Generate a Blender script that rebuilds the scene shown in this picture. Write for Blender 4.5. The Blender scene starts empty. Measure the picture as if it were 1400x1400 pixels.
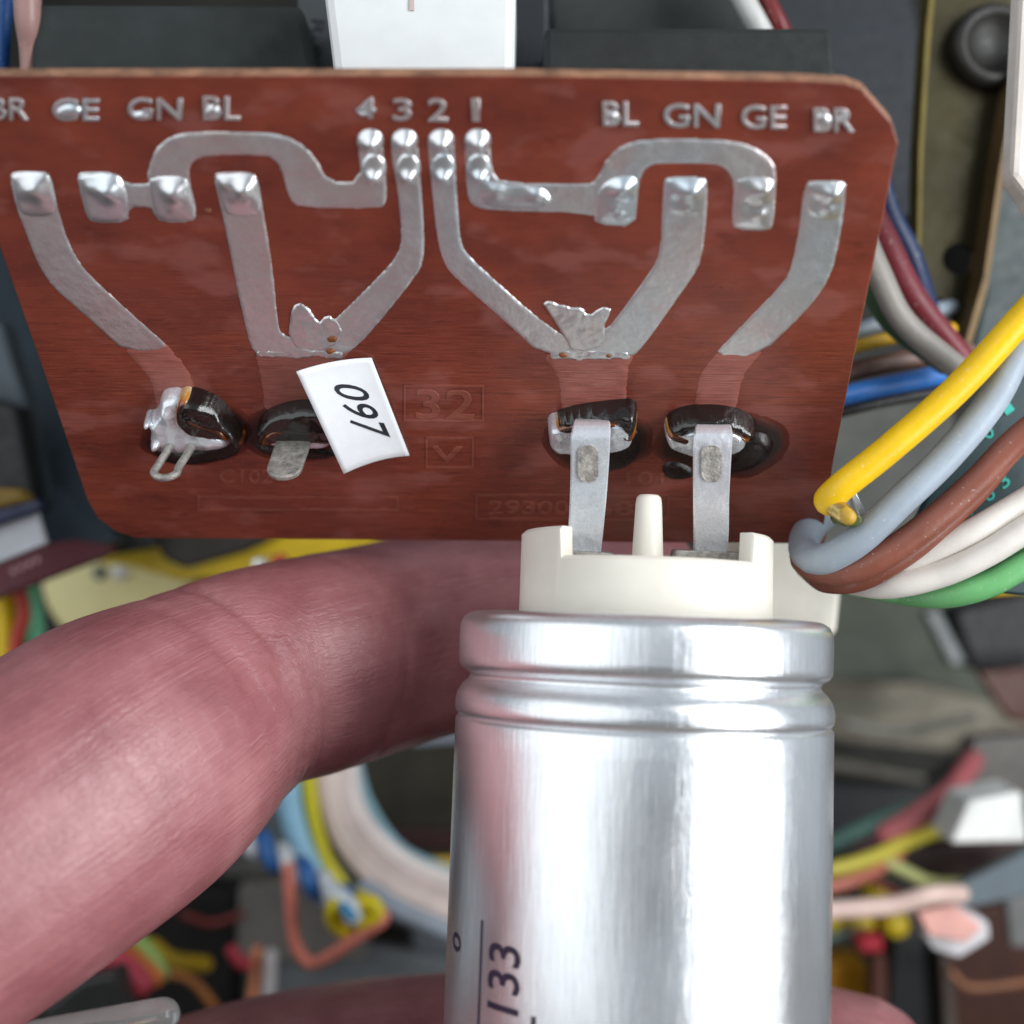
import bpy, bmesh, math, random
import numpy as np
from mathutils import Vector, Matrix, noise
from mathutils.geometry import delaunay_2d_cdt

random.seed(4)
SC = bpy.context.scene
COL = SC.collection
SC.unit_settings.system = 'METRIC'
SC.unit_settings.scale_length = 0.01            # one unit is one centimetre

# ------------------------------------------------------------------ camera
F = 1690.0                                       # focal length in photo pixels (photo 1400 x 1400)
cam = bpy.data.cameras.new('camera')
cam.sensor_width = 36.0
cam.lens = 36.0 * F / 1400.0
cam.clip_start, cam.clip_end = 0.1, 400.0
cam.dof.use_dof = True
cam.dof.focus_distance = 10.05
cam.dof.aperture_fstop = cam.lens * 1e-3 / (2 * 0.122)
camera = bpy.data.objects.new('camera', cam)
COL.objects.link(camera)
camera.rotation_euler = (math.radians(90), 0, 0)
SC.camera = camera

# ------------------------------------------------------------------ world, lamps, exposure
w = bpy.data.worlds.new('World')
SC.world = w
w.use_nodes = True
w.node_tree.nodes['Background'].inputs[0].default_value = (0.80, 0.90, 1.0, 1)
w.node_tree.nodes['Background'].inputs[1].default_value = 0.36

def area(name, loc, target, sx, sy, power, color):
    d = bpy.data.lights.new(name, 'AREA')
    d.shape = 'RECTANGLE'
    d.size, d.size_y, d.energy, d.color = sx, sy, power, color
    o = bpy.data.objects.new(name, d)
    COL.objects.link(o)
    o.location = loc
    o.rotation_euler = (Vector(target) - Vector(loc)).to_track_quat('-Z', 'Y').to_euler()
    return o

area('window_light', (17.5, -3.5, 3), (0, 10, 0), 11, 28, 8000, (0.96, 0.98, 1.0))
area('room_light', (-19, -8, 5), (0, 10, 0), 36, 32, 4200, (0.95, 0.98, 1.0))

SC.view_settings.view_transform = 'Standard'
SC.view_settings.look = 'None'
SC.view_settings.exposure = 0.0
SC.view_settings.gamma = 1.0

# ------------------------------------------------------------------ helpers
def far(D):
    return D if D <= 13 else 13 + (D - 13) * 1.9     # depth of the crowded back of the chassis

def P(px, py, D):
    D = far(D)
    return Vector(((px - 700) / F * D, D, (700 - py) / F * D))

def srgb(r, g, b):
    def f(c):
        c /= 255.0
        return c / 12.92 if c <= 0.04045 else ((c + 0.055) / 1.055) ** 2.4
    return (f(r), f(g), f(b))

def tag(o, label=None, cat=None, group=None, kind=None):
    if label: o['label'] = label
    if cat: o['category'] = cat
    if group: o['group'] = group
    if kind: o['kind'] = kind
    return o

def empty(name, loc=(0, 0, 0), matrix=None, label=None, cat=None, group=None):
    o = bpy.data.objects.new(name, None)
    COL.objects.link(o)
    o.empty_display_size = 0.3
    if matrix is not None: o.matrix_world = matrix
    else: o.location = loc
    return tag(o, label, cat, group)

def obj_from(name, verts, faces, mat, parent=None, smooth=True, world=False):
    me = bpy.data.meshes.new(name)
    me.from_pydata([tuple(v) for v in verts], [], [tuple(f) for f in faces])
    me.validate()
    me.update()
    if smooth:
        me.polygons.foreach_set('use_smooth', [True] * len(me.polygons))
    o = bpy.data.objects.new(name, me)
    COL.objects.link(o)
    if mat: me.materials.append(mat)
    if parent is not None:
        o.parent = parent
        if world: o.matrix_parent_inverse = MW(parent).inverted()
    return o

def MW(o):
    m = o.matrix_basis.copy()
    if o.parent is not None:
        m = MW(o.parent) @ o.matrix_parent_inverse @ m
    return m

def bevel(o, wd, seg=2, angle=35):
    m = o.modifiers.new('bevel', 'BEVEL')
    m.width, m.segments, m.limit_method, m.angle_limit = wd, seg, 'ANGLE', math.radians(angle)
    m.harden_normals = False
    return o

def chaikin(pts, n=2, q=0.25):
    p = [np.array(a, float) for a in pts]
    for _ in range(n):
        r = []
        for i in range(len(p)):
            a, b = p[i], p[(i + 1) % len(p)]
            r += [a * (1 - q) + b * q, a * q + b * (1 - q)]
        p = r
    return p

def catmull(pts, n=10):
    pts = [np.array(p, float) for p in pts]
    ext = [2 * pts[0] - pts[1]] + pts + [2 * pts[-1] - pts[-2]]
    out = []
    for i in range(1, len(ext) - 2):
        p0, p1, p2, p3 = ext[i - 1:i + 3]
        for k in range(n):
            t = k / n
            out.append(0.5 * ((2 * p1) + (-p0 + p2) * t + (2 * p0 - 5 * p1 + 4 * p2 - p3) * t * t + (-p0 + 3 * p1 - 3 * p2 + p3) * t ** 3))
    out.append(pts[-1])
    return out

def tube_geo(pts, rad, seg=16, n=8, caps=True, squash=1.0):
    """pts: control points (x, y, z); rad: number or list per control point"""
    if not isinstance(rad, (list, tuple)): rad = [rad] * len(pts)
    q = catmull([list(p) + [r] for p, r in zip(pts, rad)], n)
    C = np.array([a[:3] for a in q]); R = np.array([a[3] for a in q])
    T = np.gradient(C, axis=0)
    T /= np.linalg.norm(T, axis=1)[:, None] + 1e-12
    up = np.array([0, 0, 1.0]) if abs(T[0][2]) < 0.9 else np.array([0, 1.0, 0])
    N = np.cross(T[0], up); N /= np.linalg.norm(N)
    rings = []
    def ring(c, n_, b_, r):
        return [c + r * (math.cos(2 * math.pi * k / seg) * n_ + squash * math.sin(2 * math.pi * k / seg) * b_) for k in range(seg)]
    frames = []
    for i in range(len(C)):
        N = N - T[i] * np.dot(N, T[i]); N /= np.linalg.norm(N)
        frames.append((N.copy(), np.cross(T[i], N)))
    if caps:
        for a in (80, 60, 40, 20):
            a = math.radians(a)
            rings.append(ring(C[0] - T[0] * R[0] * math.sin(a), *frames[0], R[0] * math.cos(a)))
    for i in range(len(C)): rings.append(ring(C[i], *frames[i], R[i]))
    if caps:
        for a in (20, 40, 60, 80):
            a = math.radians(a)
            rings.append(ring(C[-1] + T[-1] * R[-1] * math.sin(a), *frames[-1], R[-1] * math.cos(a)))
    V = [v for r in rings for v in r]
    Fc = []
    for i in range(len(rings) - 1):
        for k in range(seg):
            Fc.append((i * seg + k, i * seg + (k + 1) % seg, (i + 1) * seg + (k + 1) % seg, (i + 1) * seg + k))
    Fc.append(tuple(range(seg))[::-1])
    Fc.append(tuple((len(rings) - 1) * seg + k for k in range(seg)))
    return V, Fc

def tube(name, pts, rad, mat, parent=None, seg=16, n=8, world=False, squash=1.0):
    V, Fc = tube_geo(pts, rad, seg, n, True, squash)
    return obj_from(name, V, Fc, mat, parent, True, world)

def lathe(name, prof, mat, parent=None, seg=96, matrix=None):
    V, Fc = [], []
    for r, z in prof:
        for k in range(seg):
            a = 2 * math.pi * k / seg
            V.append((r * math.cos(a), r * math.sin(a), z))
    for i in range(len(prof) - 1):
        for k in range(seg):
            Fc.append((i * seg + k, i * seg + (k + 1) % seg, (i + 1) * seg + (k + 1) % seg, (i + 1) * seg + k))
    o = obj_from(name, V, Fc, mat, parent)
    if matrix is not None: o.matrix_basis = matrix
    return o

def prism_geo(front, back):
    n = len(front)
    V = list(front) + list(back)
    Fc = [tuple(range(n)), tuple(range(2 * n - 1, n - 1, -1))]
    for i in range(n):
        j = (i + 1) % n
        Fc.append((i, i + n, j + n, j))
    return V, Fc

def fix_normals(o):
    bm = bmesh.new(); bm.from_mesh(o.data)
    bmesh.ops.recalc_face_normals(bm, faces=bm.faces[:])
    bm.to_mesh(o.data); bm.free()
    return o

def slab(name, poly, D, thick, mat, parent=None, bev=0.04, rnd=0, lean=0.0, world=True):
    """A solid facing the lens: outline seen at (px, py), standing at distance D, given its thickness. lean = depth gained per pixel going down."""
    pts = chaikin(poly, rnd) if rnd else poly
    cy = sum(p[1] for p in pts) / len(pts)
    fr = [P(x, y, D + lean * (y - cy)) for x, y in pts]
    bk = [p + Vector((0, thick, 0)) for p in fr]
    V, Fc = prism_geo(fr, bk)
    o = obj_from(name, V, Fc, mat, parent, False, world)
    fix_normals(o)
    if bev: bevel(o, bev, 2)
    return o

# ------------------------------------------------------------------ materials
def new_mat(name):
    m = bpy.data.materials.new(name)
    m.use_nodes = True
    nt = m.node_tree
    return m, nt, nt.nodes['Principled BSDF']

def node(nt, t, **kw):
    n = nt.nodes.new(t)
    for k, v in kw.items():
        if k.startswith('i_'): n.inputs[int(k[2:])].default_value = v
        else: setattr(n, k, v)
    return n

def coords(nt, scale=(1, 1, 1), attr=None):
    if attr:
        c = node(nt, 'ShaderNodeAttribute', attribute_name=attr); out = c.outputs['Vector']
    else:
        c = node(nt, 'ShaderNodeTexCoord'); out = c.outputs['Object']
    mp = node(nt, 'ShaderNodeMapping')
    mp.inputs['Scale'].default_value = scale
    nt.links.new(out, mp.inputs['Vector'])
    return mp.outputs['Vector']

def noise_tex(nt, vec, scale, detail=4, rough=0.55):
    n = node(nt, 'ShaderNodeTexNoise')
    n.inputs['Scale'].default_value = scale
    n.inputs['Detail'].default_value = detail
    n.inputs['Roughness'].default_value = rough
    nt.links.new(vec, n.inputs['Vector'])
    return n.outputs['Fac']

def ramp(nt, fac, stops):
    r = node(nt, 'ShaderNodeValToRGB')
    el = r.color_ramp.elements
    while len(el) < len(stops): el.new(0.5)
    for e, (p, c) in zip(el, stops):
        e.position = p
        e.color = (*c, 1) if len(c) == 3 else c
    nt.links.new(fac, r.inputs['Fac'])
    return r.outputs['Color']

def mix(nt, fac, a, b, mode='MIX'):
    m = node(nt, 'ShaderNodeMix', data_type='RGBA', blend_type=mode)
    for s, v in ((0, fac), (6, a), (7, b)):
        if isinstance(v, (int, float)): m.inputs[s].default_value = v
        elif isinstance(v, tuple): m.inputs[s].default_value = (*v[:3], 1)
        else: nt.links.new(v, m.inputs[s])
    return m.outputs[2]

def bump(nt, bs, height, strength, dist=0.02, prev=None):
    b = node(nt, 'ShaderNodeBump')
    b.inputs['Strength'].default_value = strength
    b.inputs['Distance'].default_value = dist
    nt.links.new(height, b.inputs['Height'])
    if prev is not None: nt.links.new(prev, b.inputs['Normal'])
    nt.links.new(b.outputs['Normal'], bs.inputs['Normal'])
    return b.outputs['Normal']

def mapr(nt, fac, a, b, c=0.0, d=1.0):
    m = node(nt, 'ShaderNodeMapRange')
    for i, v in ((1, a), (2, b), (3, c), (4, d)): m.inputs[i].default_value = v
    nt.links.new(fac, m.inputs[0])
    return m.outputs[0]

_cache = {}
def plain(col, rough=0.5, metal=0.0, var=0.25, nscale=3.0, bmp=0.0, bscale=40.0, stretch=(1, 1, 1), coat=0.0, specks=0.0, name='painted_surface'):
    key = (col, rough, metal, var, nscale, bmp, bscale, stretch, coat, specks, name)
    if key in _cache: return _cache[key]
    m, nt, bs = new_mat(name)
    v = coords(nt, stretch)
    f = noise_tex(nt, v, nscale, 5)
    lo = tuple(c * (1 - var) for c in col); hi = tuple(min(1, c * (1 + var)) for c in col)
    c = ramp(nt, f, [(0.3, lo), (0.7, hi)])
    if specks:
        s = noise_tex(nt, coords(nt), 26, 2)
        s = mapr(nt, s, 0.66, 0.74, 0, specks)
        c = mix(nt, s, c, (0.75, 0.72, 0.66))
    nt.links.new(c, bs.inputs['Base Color'])
    bs.inputs['Metallic'].default_value = metal
    r = mapr(nt, noise_tex(nt, v, nscale * 4, 4), 0.3, 0.7, max(0.02, rough - 0.08), min(1, rough + 0.1))
    nt.links.new(r, bs.inputs['Roughness'])
    bs.inputs['Coat Weight'].default_value = coat
    if bmp: bump(nt, bs, noise_tex(nt, v, bscale, 4), bmp, 0.01)
    _cache[key] = m
    return m

# board: phenolic paper, lacquered, fibres along the board
def board_mat(name, dark, lite, spec_rough):
    m, nt, bs = new_mat(name)
    tc = node(nt, 'ShaderNodeTexCoord'); sx = node(nt, 'ShaderNodeSeparateXYZ')
    nt.links.new(tc.outputs['Object'], sx.inputs[0])
    low = mapr(nt, sx.outputs['Y'], -0.9, -2.1)                      # bare lacquer of the lower half shows its weave more
    fib = noise_tex(nt, coords(nt, (0.5, 24, 1)), 2.6, 6, 0.7)
    fine = noise_tex(nt, coords(nt, (1.0, 40, 1)), 4.0, 4, 0.7)
    cloud = noise_tex(nt, coords(nt, (0.9, 1.6, 1)), 1.0, 5, 0.62)
    blot = noise_tex(nt, coords(nt, (1.0, 1.4, 1)), 3.2, 4, 0.6)
    c = ramp(nt, cloud, [(0.32, dark), (0.50, tuple((a + b) / 2 for a, b in zip(dark, lite))), (0.68, lite)])
    c = mix(nt, mapr(nt, blot, 0.45, 0.75, 0, 0.3), c, (dark[0] * 0.75, dark[1] * 1.15, dark[2] * 1.5))
    sf = node(nt, 'ShaderNodeMath', operation='MULTIPLY_ADD')
    nt.links.new(low, sf.inputs[0]); sf.inputs[1].default_value = 0.6; sf.inputs[2].default_value = 0.16
    st = node(nt, 'ShaderNodeMath', operation='MULTIPLY')
    nt.links.new(mapr(nt, fib, 0.46, 0.68), st.inputs[0]); nt.links.new(sf.outputs[0], st.inputs[1])
    c = mix(nt, st.outputs[0], c, tuple(x * 0.42 for x in dark))
    s2 = node(nt, 'ShaderNodeMath', operation='MULTIPLY')
    nt.links.new(mapr(nt, fine, 0.47, 0.64), s2.inputs[0]); nt.links.new(sf.outputs[0], s2.inputs[1])
    c = mix(nt, s2.outputs[0], c, (lite[0] * 1.15, lite[1] * 1.5, lite[2] * 1.7))
    film = noise_tex(nt, coords(nt, (0.8, 1.5, 1)), 1.7, 3, 0.5)
    c = mix(nt, mapr(nt, film, 0.55, 0.64, 0, 0.30), c, (0.36, 0.13, 0.11))
    stain = noise_tex(nt, coords(nt, (1.0, 2.2, 1)), 1.9, 6, 0.7)
    c = mix(nt, mapr(nt, stain, 0.60, 0.70, 0, 0.5), c, (0.070, 0.013, 0.011))
    dust = noise_tex(nt, coords(nt, (1, 1.9, 1)), 24, 2, 0.8)
    c = mix(nt, mapr(nt, dust, 0.75, 0.79, 0, 0.6), c, (0.5, 0.38, 0.34))
    nt.links.new(c, bs.inputs['Base Color'])
    nt.links.new(mapr(nt, film, 0.35, 0.65, spec_rough, spec_rough + 0.2), bs.inputs['Roughness'])
    bs.inputs['Coat Weight'].default_value = 0.2
    bs.inputs['Coat Roughness'].default_value = 0.22
    n1 = bump(nt, bs, fine, 0.25, 0.006)
    bump(nt, bs, film, 0.2, 0.02, n1)
    return m

M = {}
M['board'] = board_mat('phenolic_board', (0.125, 0.024, 0.016), (0.255, 0.051, 0.027), 0.24)
M['masked'] = board_mat('lacquered_copper', (0.24, 0.064, 0.045), (0.37, 0.115, 0.085), 0.32)
M['faint'] = board_mat('lacquered_lettering', (0.16, 0.040, 0.026), (0.30, 0.075, 0.045), 0.30)
M['edge'] = plain((0.30, 0.15, 0.085), 0.85, 0, 0.5, 6, 0.5, 60, (1, 8, 1), name='raw_board_edge')

def tin_mat(name, col, pink, rough, blot=0.5, spread=0.18, metal=0.85):
    m, nt, bs = new_mat(name)
    a = noise_tex(nt, coords(nt), 2.3, 5, 0.6)
    a2 = noise_tex(nt, coords(nt, (1, 0.6, 1)), 1.0, 3, 0.5)
    c = ramp(nt, a, [(0.35, col), (0.55, tuple(x * 0.86 for x in col)), (0.70, pink)])
    c = mix(nt, mapr(nt, a2, 0.50, 0.66, 0, 0.6), c, (col[0] * 0.82, col[1] * 0.98, col[2] * 1.06))
    c = mix(nt, mapr(nt, a2, 0.48, 0.34, 0, 0.7), c, pink)
    g = noise_tex(nt, coords(nt), 22, 5, 0.7)
    c = mix(nt, mapr(nt, g, 0.35, 0.7, 0, blot), c, tuple(x * 0.6 for x in col))
    nt.links.new(c, bs.inputs['Base Color'])
    bs.inputs['Metallic'].default_value = metal
    nt.links.new(mapr(nt, g, 0.3, 0.7, rough, rough + spread), bs.inputs['Roughness'])
    n1 = bump(nt, bs, g, 0.22 if spread > 0.1 else 0.06, 0.008)
    bump(nt, bs, noise_tex(nt, coords(nt), 5, 3), 0.6 if spread > 0.1 else 0.15, 0.03, n1)
    return m
M['tin'] = tin_mat('tinned_copper', (0.84, 0.83, 0.84), (0.80, 0.62, 0.60), 0.33)
M['solder'] = tin_mat('solder', (0.86, 0.88, 0.90), (0.84, 0.85, 0.88), 0.27, 0.08, 0.08)
M['lug'] = tin_mat('tinned_lug', (0.84, 0.88, 0.93), (0.80, 0.79, 0.83), 0.20, 0.25, 0.12, 0.55)
M['torn'] = tin_mat('torn_tin', (0.84, 0.83, 0.84), (0.78, 0.66, 0.64), 0.26, 0.4)
M['dull_lug'] = plain((0.36, 0.34, 0.31), 0.55, 0.6, 0.45, 14, 0.8, 45, name='dull_stamped_metal')

def flux_mat():
    m, nt, bs = new_mat('burnt_flux')
    at = node(nt, 'ShaderNodeAttribute', attribute_name='edge_distance')
    nz = noise_tex(nt, coords(nt), 6, 2)
    s = node(nt, 'ShaderNodeMath', operation='MULTIPLY_ADD')
    nt.links.new(nz, s.inputs[0]); s.inputs[1].default_value = 0.05; nt.links.new(at.outputs['Fac'], s.inputs[2])
    c = ramp(nt, mapr(nt, s.outputs[0], 0.022, 0.062), [(0.0, (0.62, 0.36, 0.09)), (0.17, (0.45, 0.13, 0.015)), (0.32, (0.10, 0.025, 0.006)), (0.5, (0.010, 0.007, 0.006))])
    nt.links.new(c, bs.inputs['Base Color'])
    bs.inputs['Roughness'].default_value = 0.16
    bs.inputs['Coat Weight'].default_value = 0.6
    bs.inputs['Coat Roughness'].default_value = 0.08
    bump(nt, bs, noise_tex(nt, coords(nt), 14, 3), 0.4, 0.03)
    return m
M['flux'] = flux_mat()
def amber_mat():
    m, nt, bs = new_mat('amber_flux')
    at = node(nt, 'ShaderNodeAttribute', attribute_name='edge_distance')
    ad = node(nt, 'ShaderNodeMath', operation='MULTIPLY_ADD')
    nt.links.new(noise_tex(nt, coords(nt), 8, 3), ad.inputs[0]); ad.inputs[1].default_value = 0.035; nt.links.new(at.outputs['Fac'], ad.inputs[2])
    c = ramp(nt, mapr(nt, ad.outputs[0], 0.012, 0.095), [(0.0, (0.62, 0.54, 0.40)), (0.18, (0.52, 0.26, 0.05)), (0.38, (0.34, 0.09, 0.010)), (0.62, (0.07, 0.018, 0.005)), (0.85, (0.012, 0.008, 0.006))])
    nt.links.new(c, bs.inputs['Base Color'])
    bs.inputs['Roughness'].default_value = 0.12
    bs.inputs['Coat Weight'].default_value = 0.7
    return m
M['amber'] = amber_mat()
def amber(poly, hh, par, href): swell('amber_flux', poly, hh, 0.05, M['amber'], href=href, rnd=2, res=0.016, wob=0.012, wscale=8, parent=par)
M['char_shade'] = plain((0.014, 0.008, 0.007), 0.3, 0, 0.4, 8, 0.3, 20, name='charred_flux')
M['paper'] = plain((0.80, 0.83, 0.86), 0.7, 0, 0.03, 8, 0.15, 60, name='white_paper')
M['ink'] = plain((0.012, 0.014, 0.022), 0.55, 0, 0.3, 20, name='black_ink')

def can_mat():
    m, nt, bs = new_mat('drawn_aluminium')
    st = noise_tex(nt, coords(nt, (9, 9, 0.45)), 5, 6, 0.7)
    cl = noise_tex(nt, coords(nt, (1.4, 1.4, 0.8)), 1.6, 4, 0.55)
    c = ramp(nt, st, [(0.3, (0.78, 0.81, 0.85)), (0.7, (0.93, 0.94, 0.95))])
    fs = noise_tex(nt, coords(nt, (26, 26, 0.7)), 3, 3, 0.6)
    c = mix(nt, mapr(nt, fs, 0.60, 0.72, 0, 0.35), c, (0.58, 0.64, 0.72))
    nt.links.new(c, bs.inputs['Base Color'])
    bs.inputs['Metallic'].default_value = 0.84
    bs.inputs['Specular Tint'].default_value = (1, 1, 1, 1)
    nt.links.new(mapr(nt, cl, 0.35, 0.65, 0.17, 0.26), bs.inputs['Roughness'])
    scr = noise_tex(nt, coords(nt, (30, 30, 0.5), None), 2.5, 2, 0.5)
    n0 = bump(nt, bs, mapr(nt, scr, 0.66, 0.72), 0.12, 0.006)
    n1 = bump(nt, bs, st, 0.30, 0.010, n0)
    bump(nt, bs, noise_tex(nt, coords(nt, (1, 1, 0.4)), 2.0, 2), 0.05, 0.05, n1)
    return m
M['can'] = can_mat()
M['cream'] = plain((0.78, 0.74, 0.65), 0.42, 0, 0.03, 4, 0.05, 60, name='cream_plastic')
M['can_ink'] = plain((0.035, 0.02, 0.05), 0.5, 0, 0.5, 30, name='purple_black_ink')

def skin_mat():
    m, nt, bs = new_mat('skin')
    v = coords(nt, (1, 1, 1), 'skin_map')
    blot = noise_tex(nt, coords(nt), 1.3, 5, 0.6)
    c = ramp(nt, blot, [(0.3, (0.27, 0.085, 0.095)), (0.5, (0.36, 0.135, 0.143)), (0.72, (0.46, 0.20, 0.205))])
    vo = node(nt, 'ShaderNodeTexVoronoi', feature='DISTANCE_TO_EDGE')
    vs = coords(nt, (7.0, 11.0, 3.0), 'skin_map')
    nt.links.new(vs, vo.inputs['Vector']); vo.inputs['Scale'].default_value = 1.9
    cell = mapr(nt, vo.outputs['Distance'], 0.0, 0.16)
    lines = noise_tex(nt, coords(nt, (0.9, 16, 2), 'skin_map'), 1.6, 4, 0.6)
    fine = noise_tex(nt, coords(nt, (26, 34, 20), 'skin_map'), 1.5, 3, 0.6)
    hair = noise_tex(nt, coords(nt, (0.7, 30, 2), 'skin_map'), 1.1, 2, 0.5)
    c = mix(nt, mapr(nt, lines, 0.60, 0.70, 0, 0.30), c, (0.62, 0.34, 0.33))
    c = mix(nt, mapr(nt, hair, 0.70, 0.74, 0, 0.22), c, (0.70, 0.46, 0.44))
    pore = noise_tex(nt, coords(nt, (40, 40, 20), 'skin_map'), 1.0, 2, 0.5)
    c = mix(nt, mapr(nt, pore, 0.55, 0.75, 0, 0.22), c, (0.24, 0.06, 0.075))
    nt.links.new(c, bs.inputs['Base Color'])
    bs.inputs['Subsurface Weight'].default_value = 0.12
    bs.inputs['Subsurface Radius'].default_value = (0.10, 0.035, 0.025)
    bs.inputs['Subsurface Scale'].default_value = 1.0
    bs.inputs['Specular IOR Level'].default_value = 0.65
    nt.links.new(mapr(nt, fine, 0.3, 0.7, 0.28, 0.42), bs.inputs['Roughness'])
    n1 = bump(nt, bs, cell, 0.22, 0.008)
    n2 = bump(nt, bs, lines, 0.55, 0.018, n1)
    bump(nt, bs, fine, 0.40, 0.010, n2)
    return m
M['skin'] = skin_mat()

def pvc(name, rgb, rough=0.42, var=0.12):
    return plain(srgb(*rgb), rough, 0, var, 2.0, 0.22, 35, specks=0.35, name=name)

# ------------------------------------------------------------------ setting: the inside of the chassis
def sheet(name, pts, mat, thick, d):
    V, Fc = prism_geo([Vector(p) for p in pts], [Vector(p) + Vector(d) * thick for p in pts])
    return fix_normals(obj_from(name, V, Fc, mat, None, False))
M['chassis'] = plain((0.045, 0.045, 0.038), 0.6, 0.3, 0.4, 0.3, 0.1, 20, name='dull_chassis_steel')
X0, X1, Z0, Z1, Y0, Y1 = -16.0, 16.0, -16.0, 15.5, 22.0, 33.0
def box_wall(name, pts, d): tag(sheet(name, pts, M['chassis'], 0.2, d), kind='structure')
box_wall('chassis_back_wall', [(X0, Y1, Z0), (X1, Y1, Z0), (X1, Y1, Z1), (X0, Y1, Z1)], (0, 1, 0))
box_wall('chassis_floor', [(X0, 6.0, Z0), (X1, 6.0, Z0), (X1, Y1, Z0), (X0, Y1, Z0)], (0, 0, -1))  # carried forward so the tracks mirror something dark
box_wall('chassis_ceiling', [(X0, Y0, Z1), (X1, Y0, Z1), (X1, Y1, Z1), (X0, Y1, Z1)], (0, 0, 1))  # unseen, added with the side walls to block world light
box_wall('chassis_wall_left', [(X0, Y0, Z0), (X0, Y1, Z0), (X0, Y1, Z1), (X0, Y0, Z1)], (-1, 0, 0))  # out of view, added to darken the background
box_wall('chassis_wall_right', [(X1, Y0, Z0), (X1, Y1, Z0), (X1, Y1, Z1), (X1, Y0, Z1)], (1, 0, 0))  # out of view, added to keep light off the background

M['added_bench'] = plain((0.10, 0.075, 0.055), 0.6, 0, 0.3, 0.2, 0.1, 5, (1, 0.1, 1), name='added_bench_top')
box_wall('added_bench_blocker', [(-60, -40, Z0 - 0.4), (60, -40, Z0 - 0.4), (60, 30, Z0 - 0.4), (-60, 30, Z0 - 0.4)], (0, 0, -1))  # unseen slab added to block world light from below
bpy.data.objects['added_bench_blocker'].data.materials[0] = M['added_bench']

# ------------------------------------------------------------------ circuit board frame
h_ = np.array([1.0, -0.054, -0.011]); h_ /= np.linalg.norm(h_)
up_ = np.array([-0.029, -0.683, 0.729]); up_ -= h_ * np.dot(h_, up_); up_ /= np.linalg.norm(up_)
n_ = np.cross(h_, up_)
O_ = np.array(P(610, 180, 8.6))
BM = Matrix(((h_[0], up_[0], n_[0], O_[0]), (h_[1], up_[1], n_[1], O_[1]), (h_[2], up_[2], n_[2], O_[2]), (0, 0, 0, 1)))

def uv(px, py, h=0.0):
    """board coordinates (cm) of the point seen at (px, py) that stands h proud of the board"""
    d = np.array(P(px, py, 1.0))
    t = np.dot(O_ + n_ * h, n_) / np.dot(d, n_)
    q = d * t - O_
    return np.array((np.dot(q, h_), np.dot(q, up_)))

board = empty('circuit_board', matrix=BM, label='red brown circuit board with tinned tracks and burnt solder tags', cat='circuit board')

def seg_dist(Q, B):
    A = B; C = np.roll(B, -1, axis=0)
    d = C - A; L = (d ** 2).sum(1) + 1e-14
    out = np.empty(len(Q)); ins = np.empty(len(Q), bool)
    for s in range(0, len(Q), 2000):
        q = Q[s:s + 2000][:, None, :]
        t = np.clip(((q - A) * d).sum(2) / L, 0, 1)
        e = A + d * t[..., None] - q
        out[s:s + 2000] = np.sqrt((e ** 2).sum(2).min(1))
        c = ((A[:, 1] > q[..., 1]) != (C[:, 1] > q[..., 1])) & (q[..., 0] < (C[:, 0] - A[:, 0]) * (q[..., 1] - A[:, 1]) / (C[:, 1] - A[:, 1] + 1e-14) + A[:, 0])
        ins[s:s + 2000] = (c.sum(1) % 2) == 1
    return out, ins

def swell(name, poly, height, edge, mat, base=-0.004, href=0.0, rnd=2, res=0.022, wob=0.0, wscale=6.0, bumps=(), parent=None, power=0.5, inpx=True):
    """A solid lying on the board: outline as seen, rising from the edge over the width edge to its height, with soft unevenness and bumps."""
    pts = chaikin(poly, rnd) if rnd else [np.array(p, float) for p in poly]
    B = np.array([uv(x, y, href) for x, y in pts]) if inpx else np.array(pts)
    RS = []
    for i in range(len(B)):
        a, b = B[i], B[(i + 1) % len(B)]
        k = max(1, int(round(np.linalg.norm(b - a) / res)))
        for j in range(k): RS.append(a + (b - a) * j / k)
    RS = np.array(RS)
    lo, hi = RS.min(0), RS.max(0)
    gx, gy = np.meshgrid(np.arange(lo[0], hi[0], res), np.arange(lo[1], hi[1], res * 0.87))
    gx[1::2] += res / 2
    G = np.stack([gx.ravel(), gy.ravel()], 1)
    d, ins = seg_dist(G, RS)
    G = G[ins & (d > res * 0.45)]
    pts2 = [Vector(p) for p in np.vstack([RS, G])]
    n = len(RS)
    ov, oe, of, *_r = delaunay_2d_cdt(pts2, [(i, (i + 1) % n) for i in range(n)], [], 1, 1e-6)
    Q = np.array([tuple(v) for v in ov])
    d, ins = seg_dist(Q, RS)
    t = np.clip(d / edge, 0, 1)
    z = (1 - (1 - t) ** 2) ** power
    hz = np.full(len(Q), height)
    for (bx, by, br, bh) in bumps:
        c = uv(bx, by, href); r = br * 0.0051
        hz = hz + bh * np.exp(-((Q - c) ** 2).sum(1) / (r * r))
    if wob:
        for i in range(len(Q)):
            hz[i] += wob * noise.fractal((Q[i][0] * wscale, Q[i][1] * wscale, len(name) * 3.1 + height * 99), 1.0, 2.0, 3)
    Z = base + (hz - base) * z
    o = obj_from(name, [(q[0], q[1], zz) for q, zz in zip(Q, Z)], of, mat, parent or board)
    a = o.data.attributes.new('edge_distance', 'FLOAT', 'POINT')
    if name == 'burnt_flux': d = d + 0.09 * np.clip((Q[:, 1] - Q[:, 1].min()) / np.ptp(Q[:, 1]) * 1.6 - 0.25, 0, 1)
    a.data.foreach_set('value', d.astype(np.float32))
    return o

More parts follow.
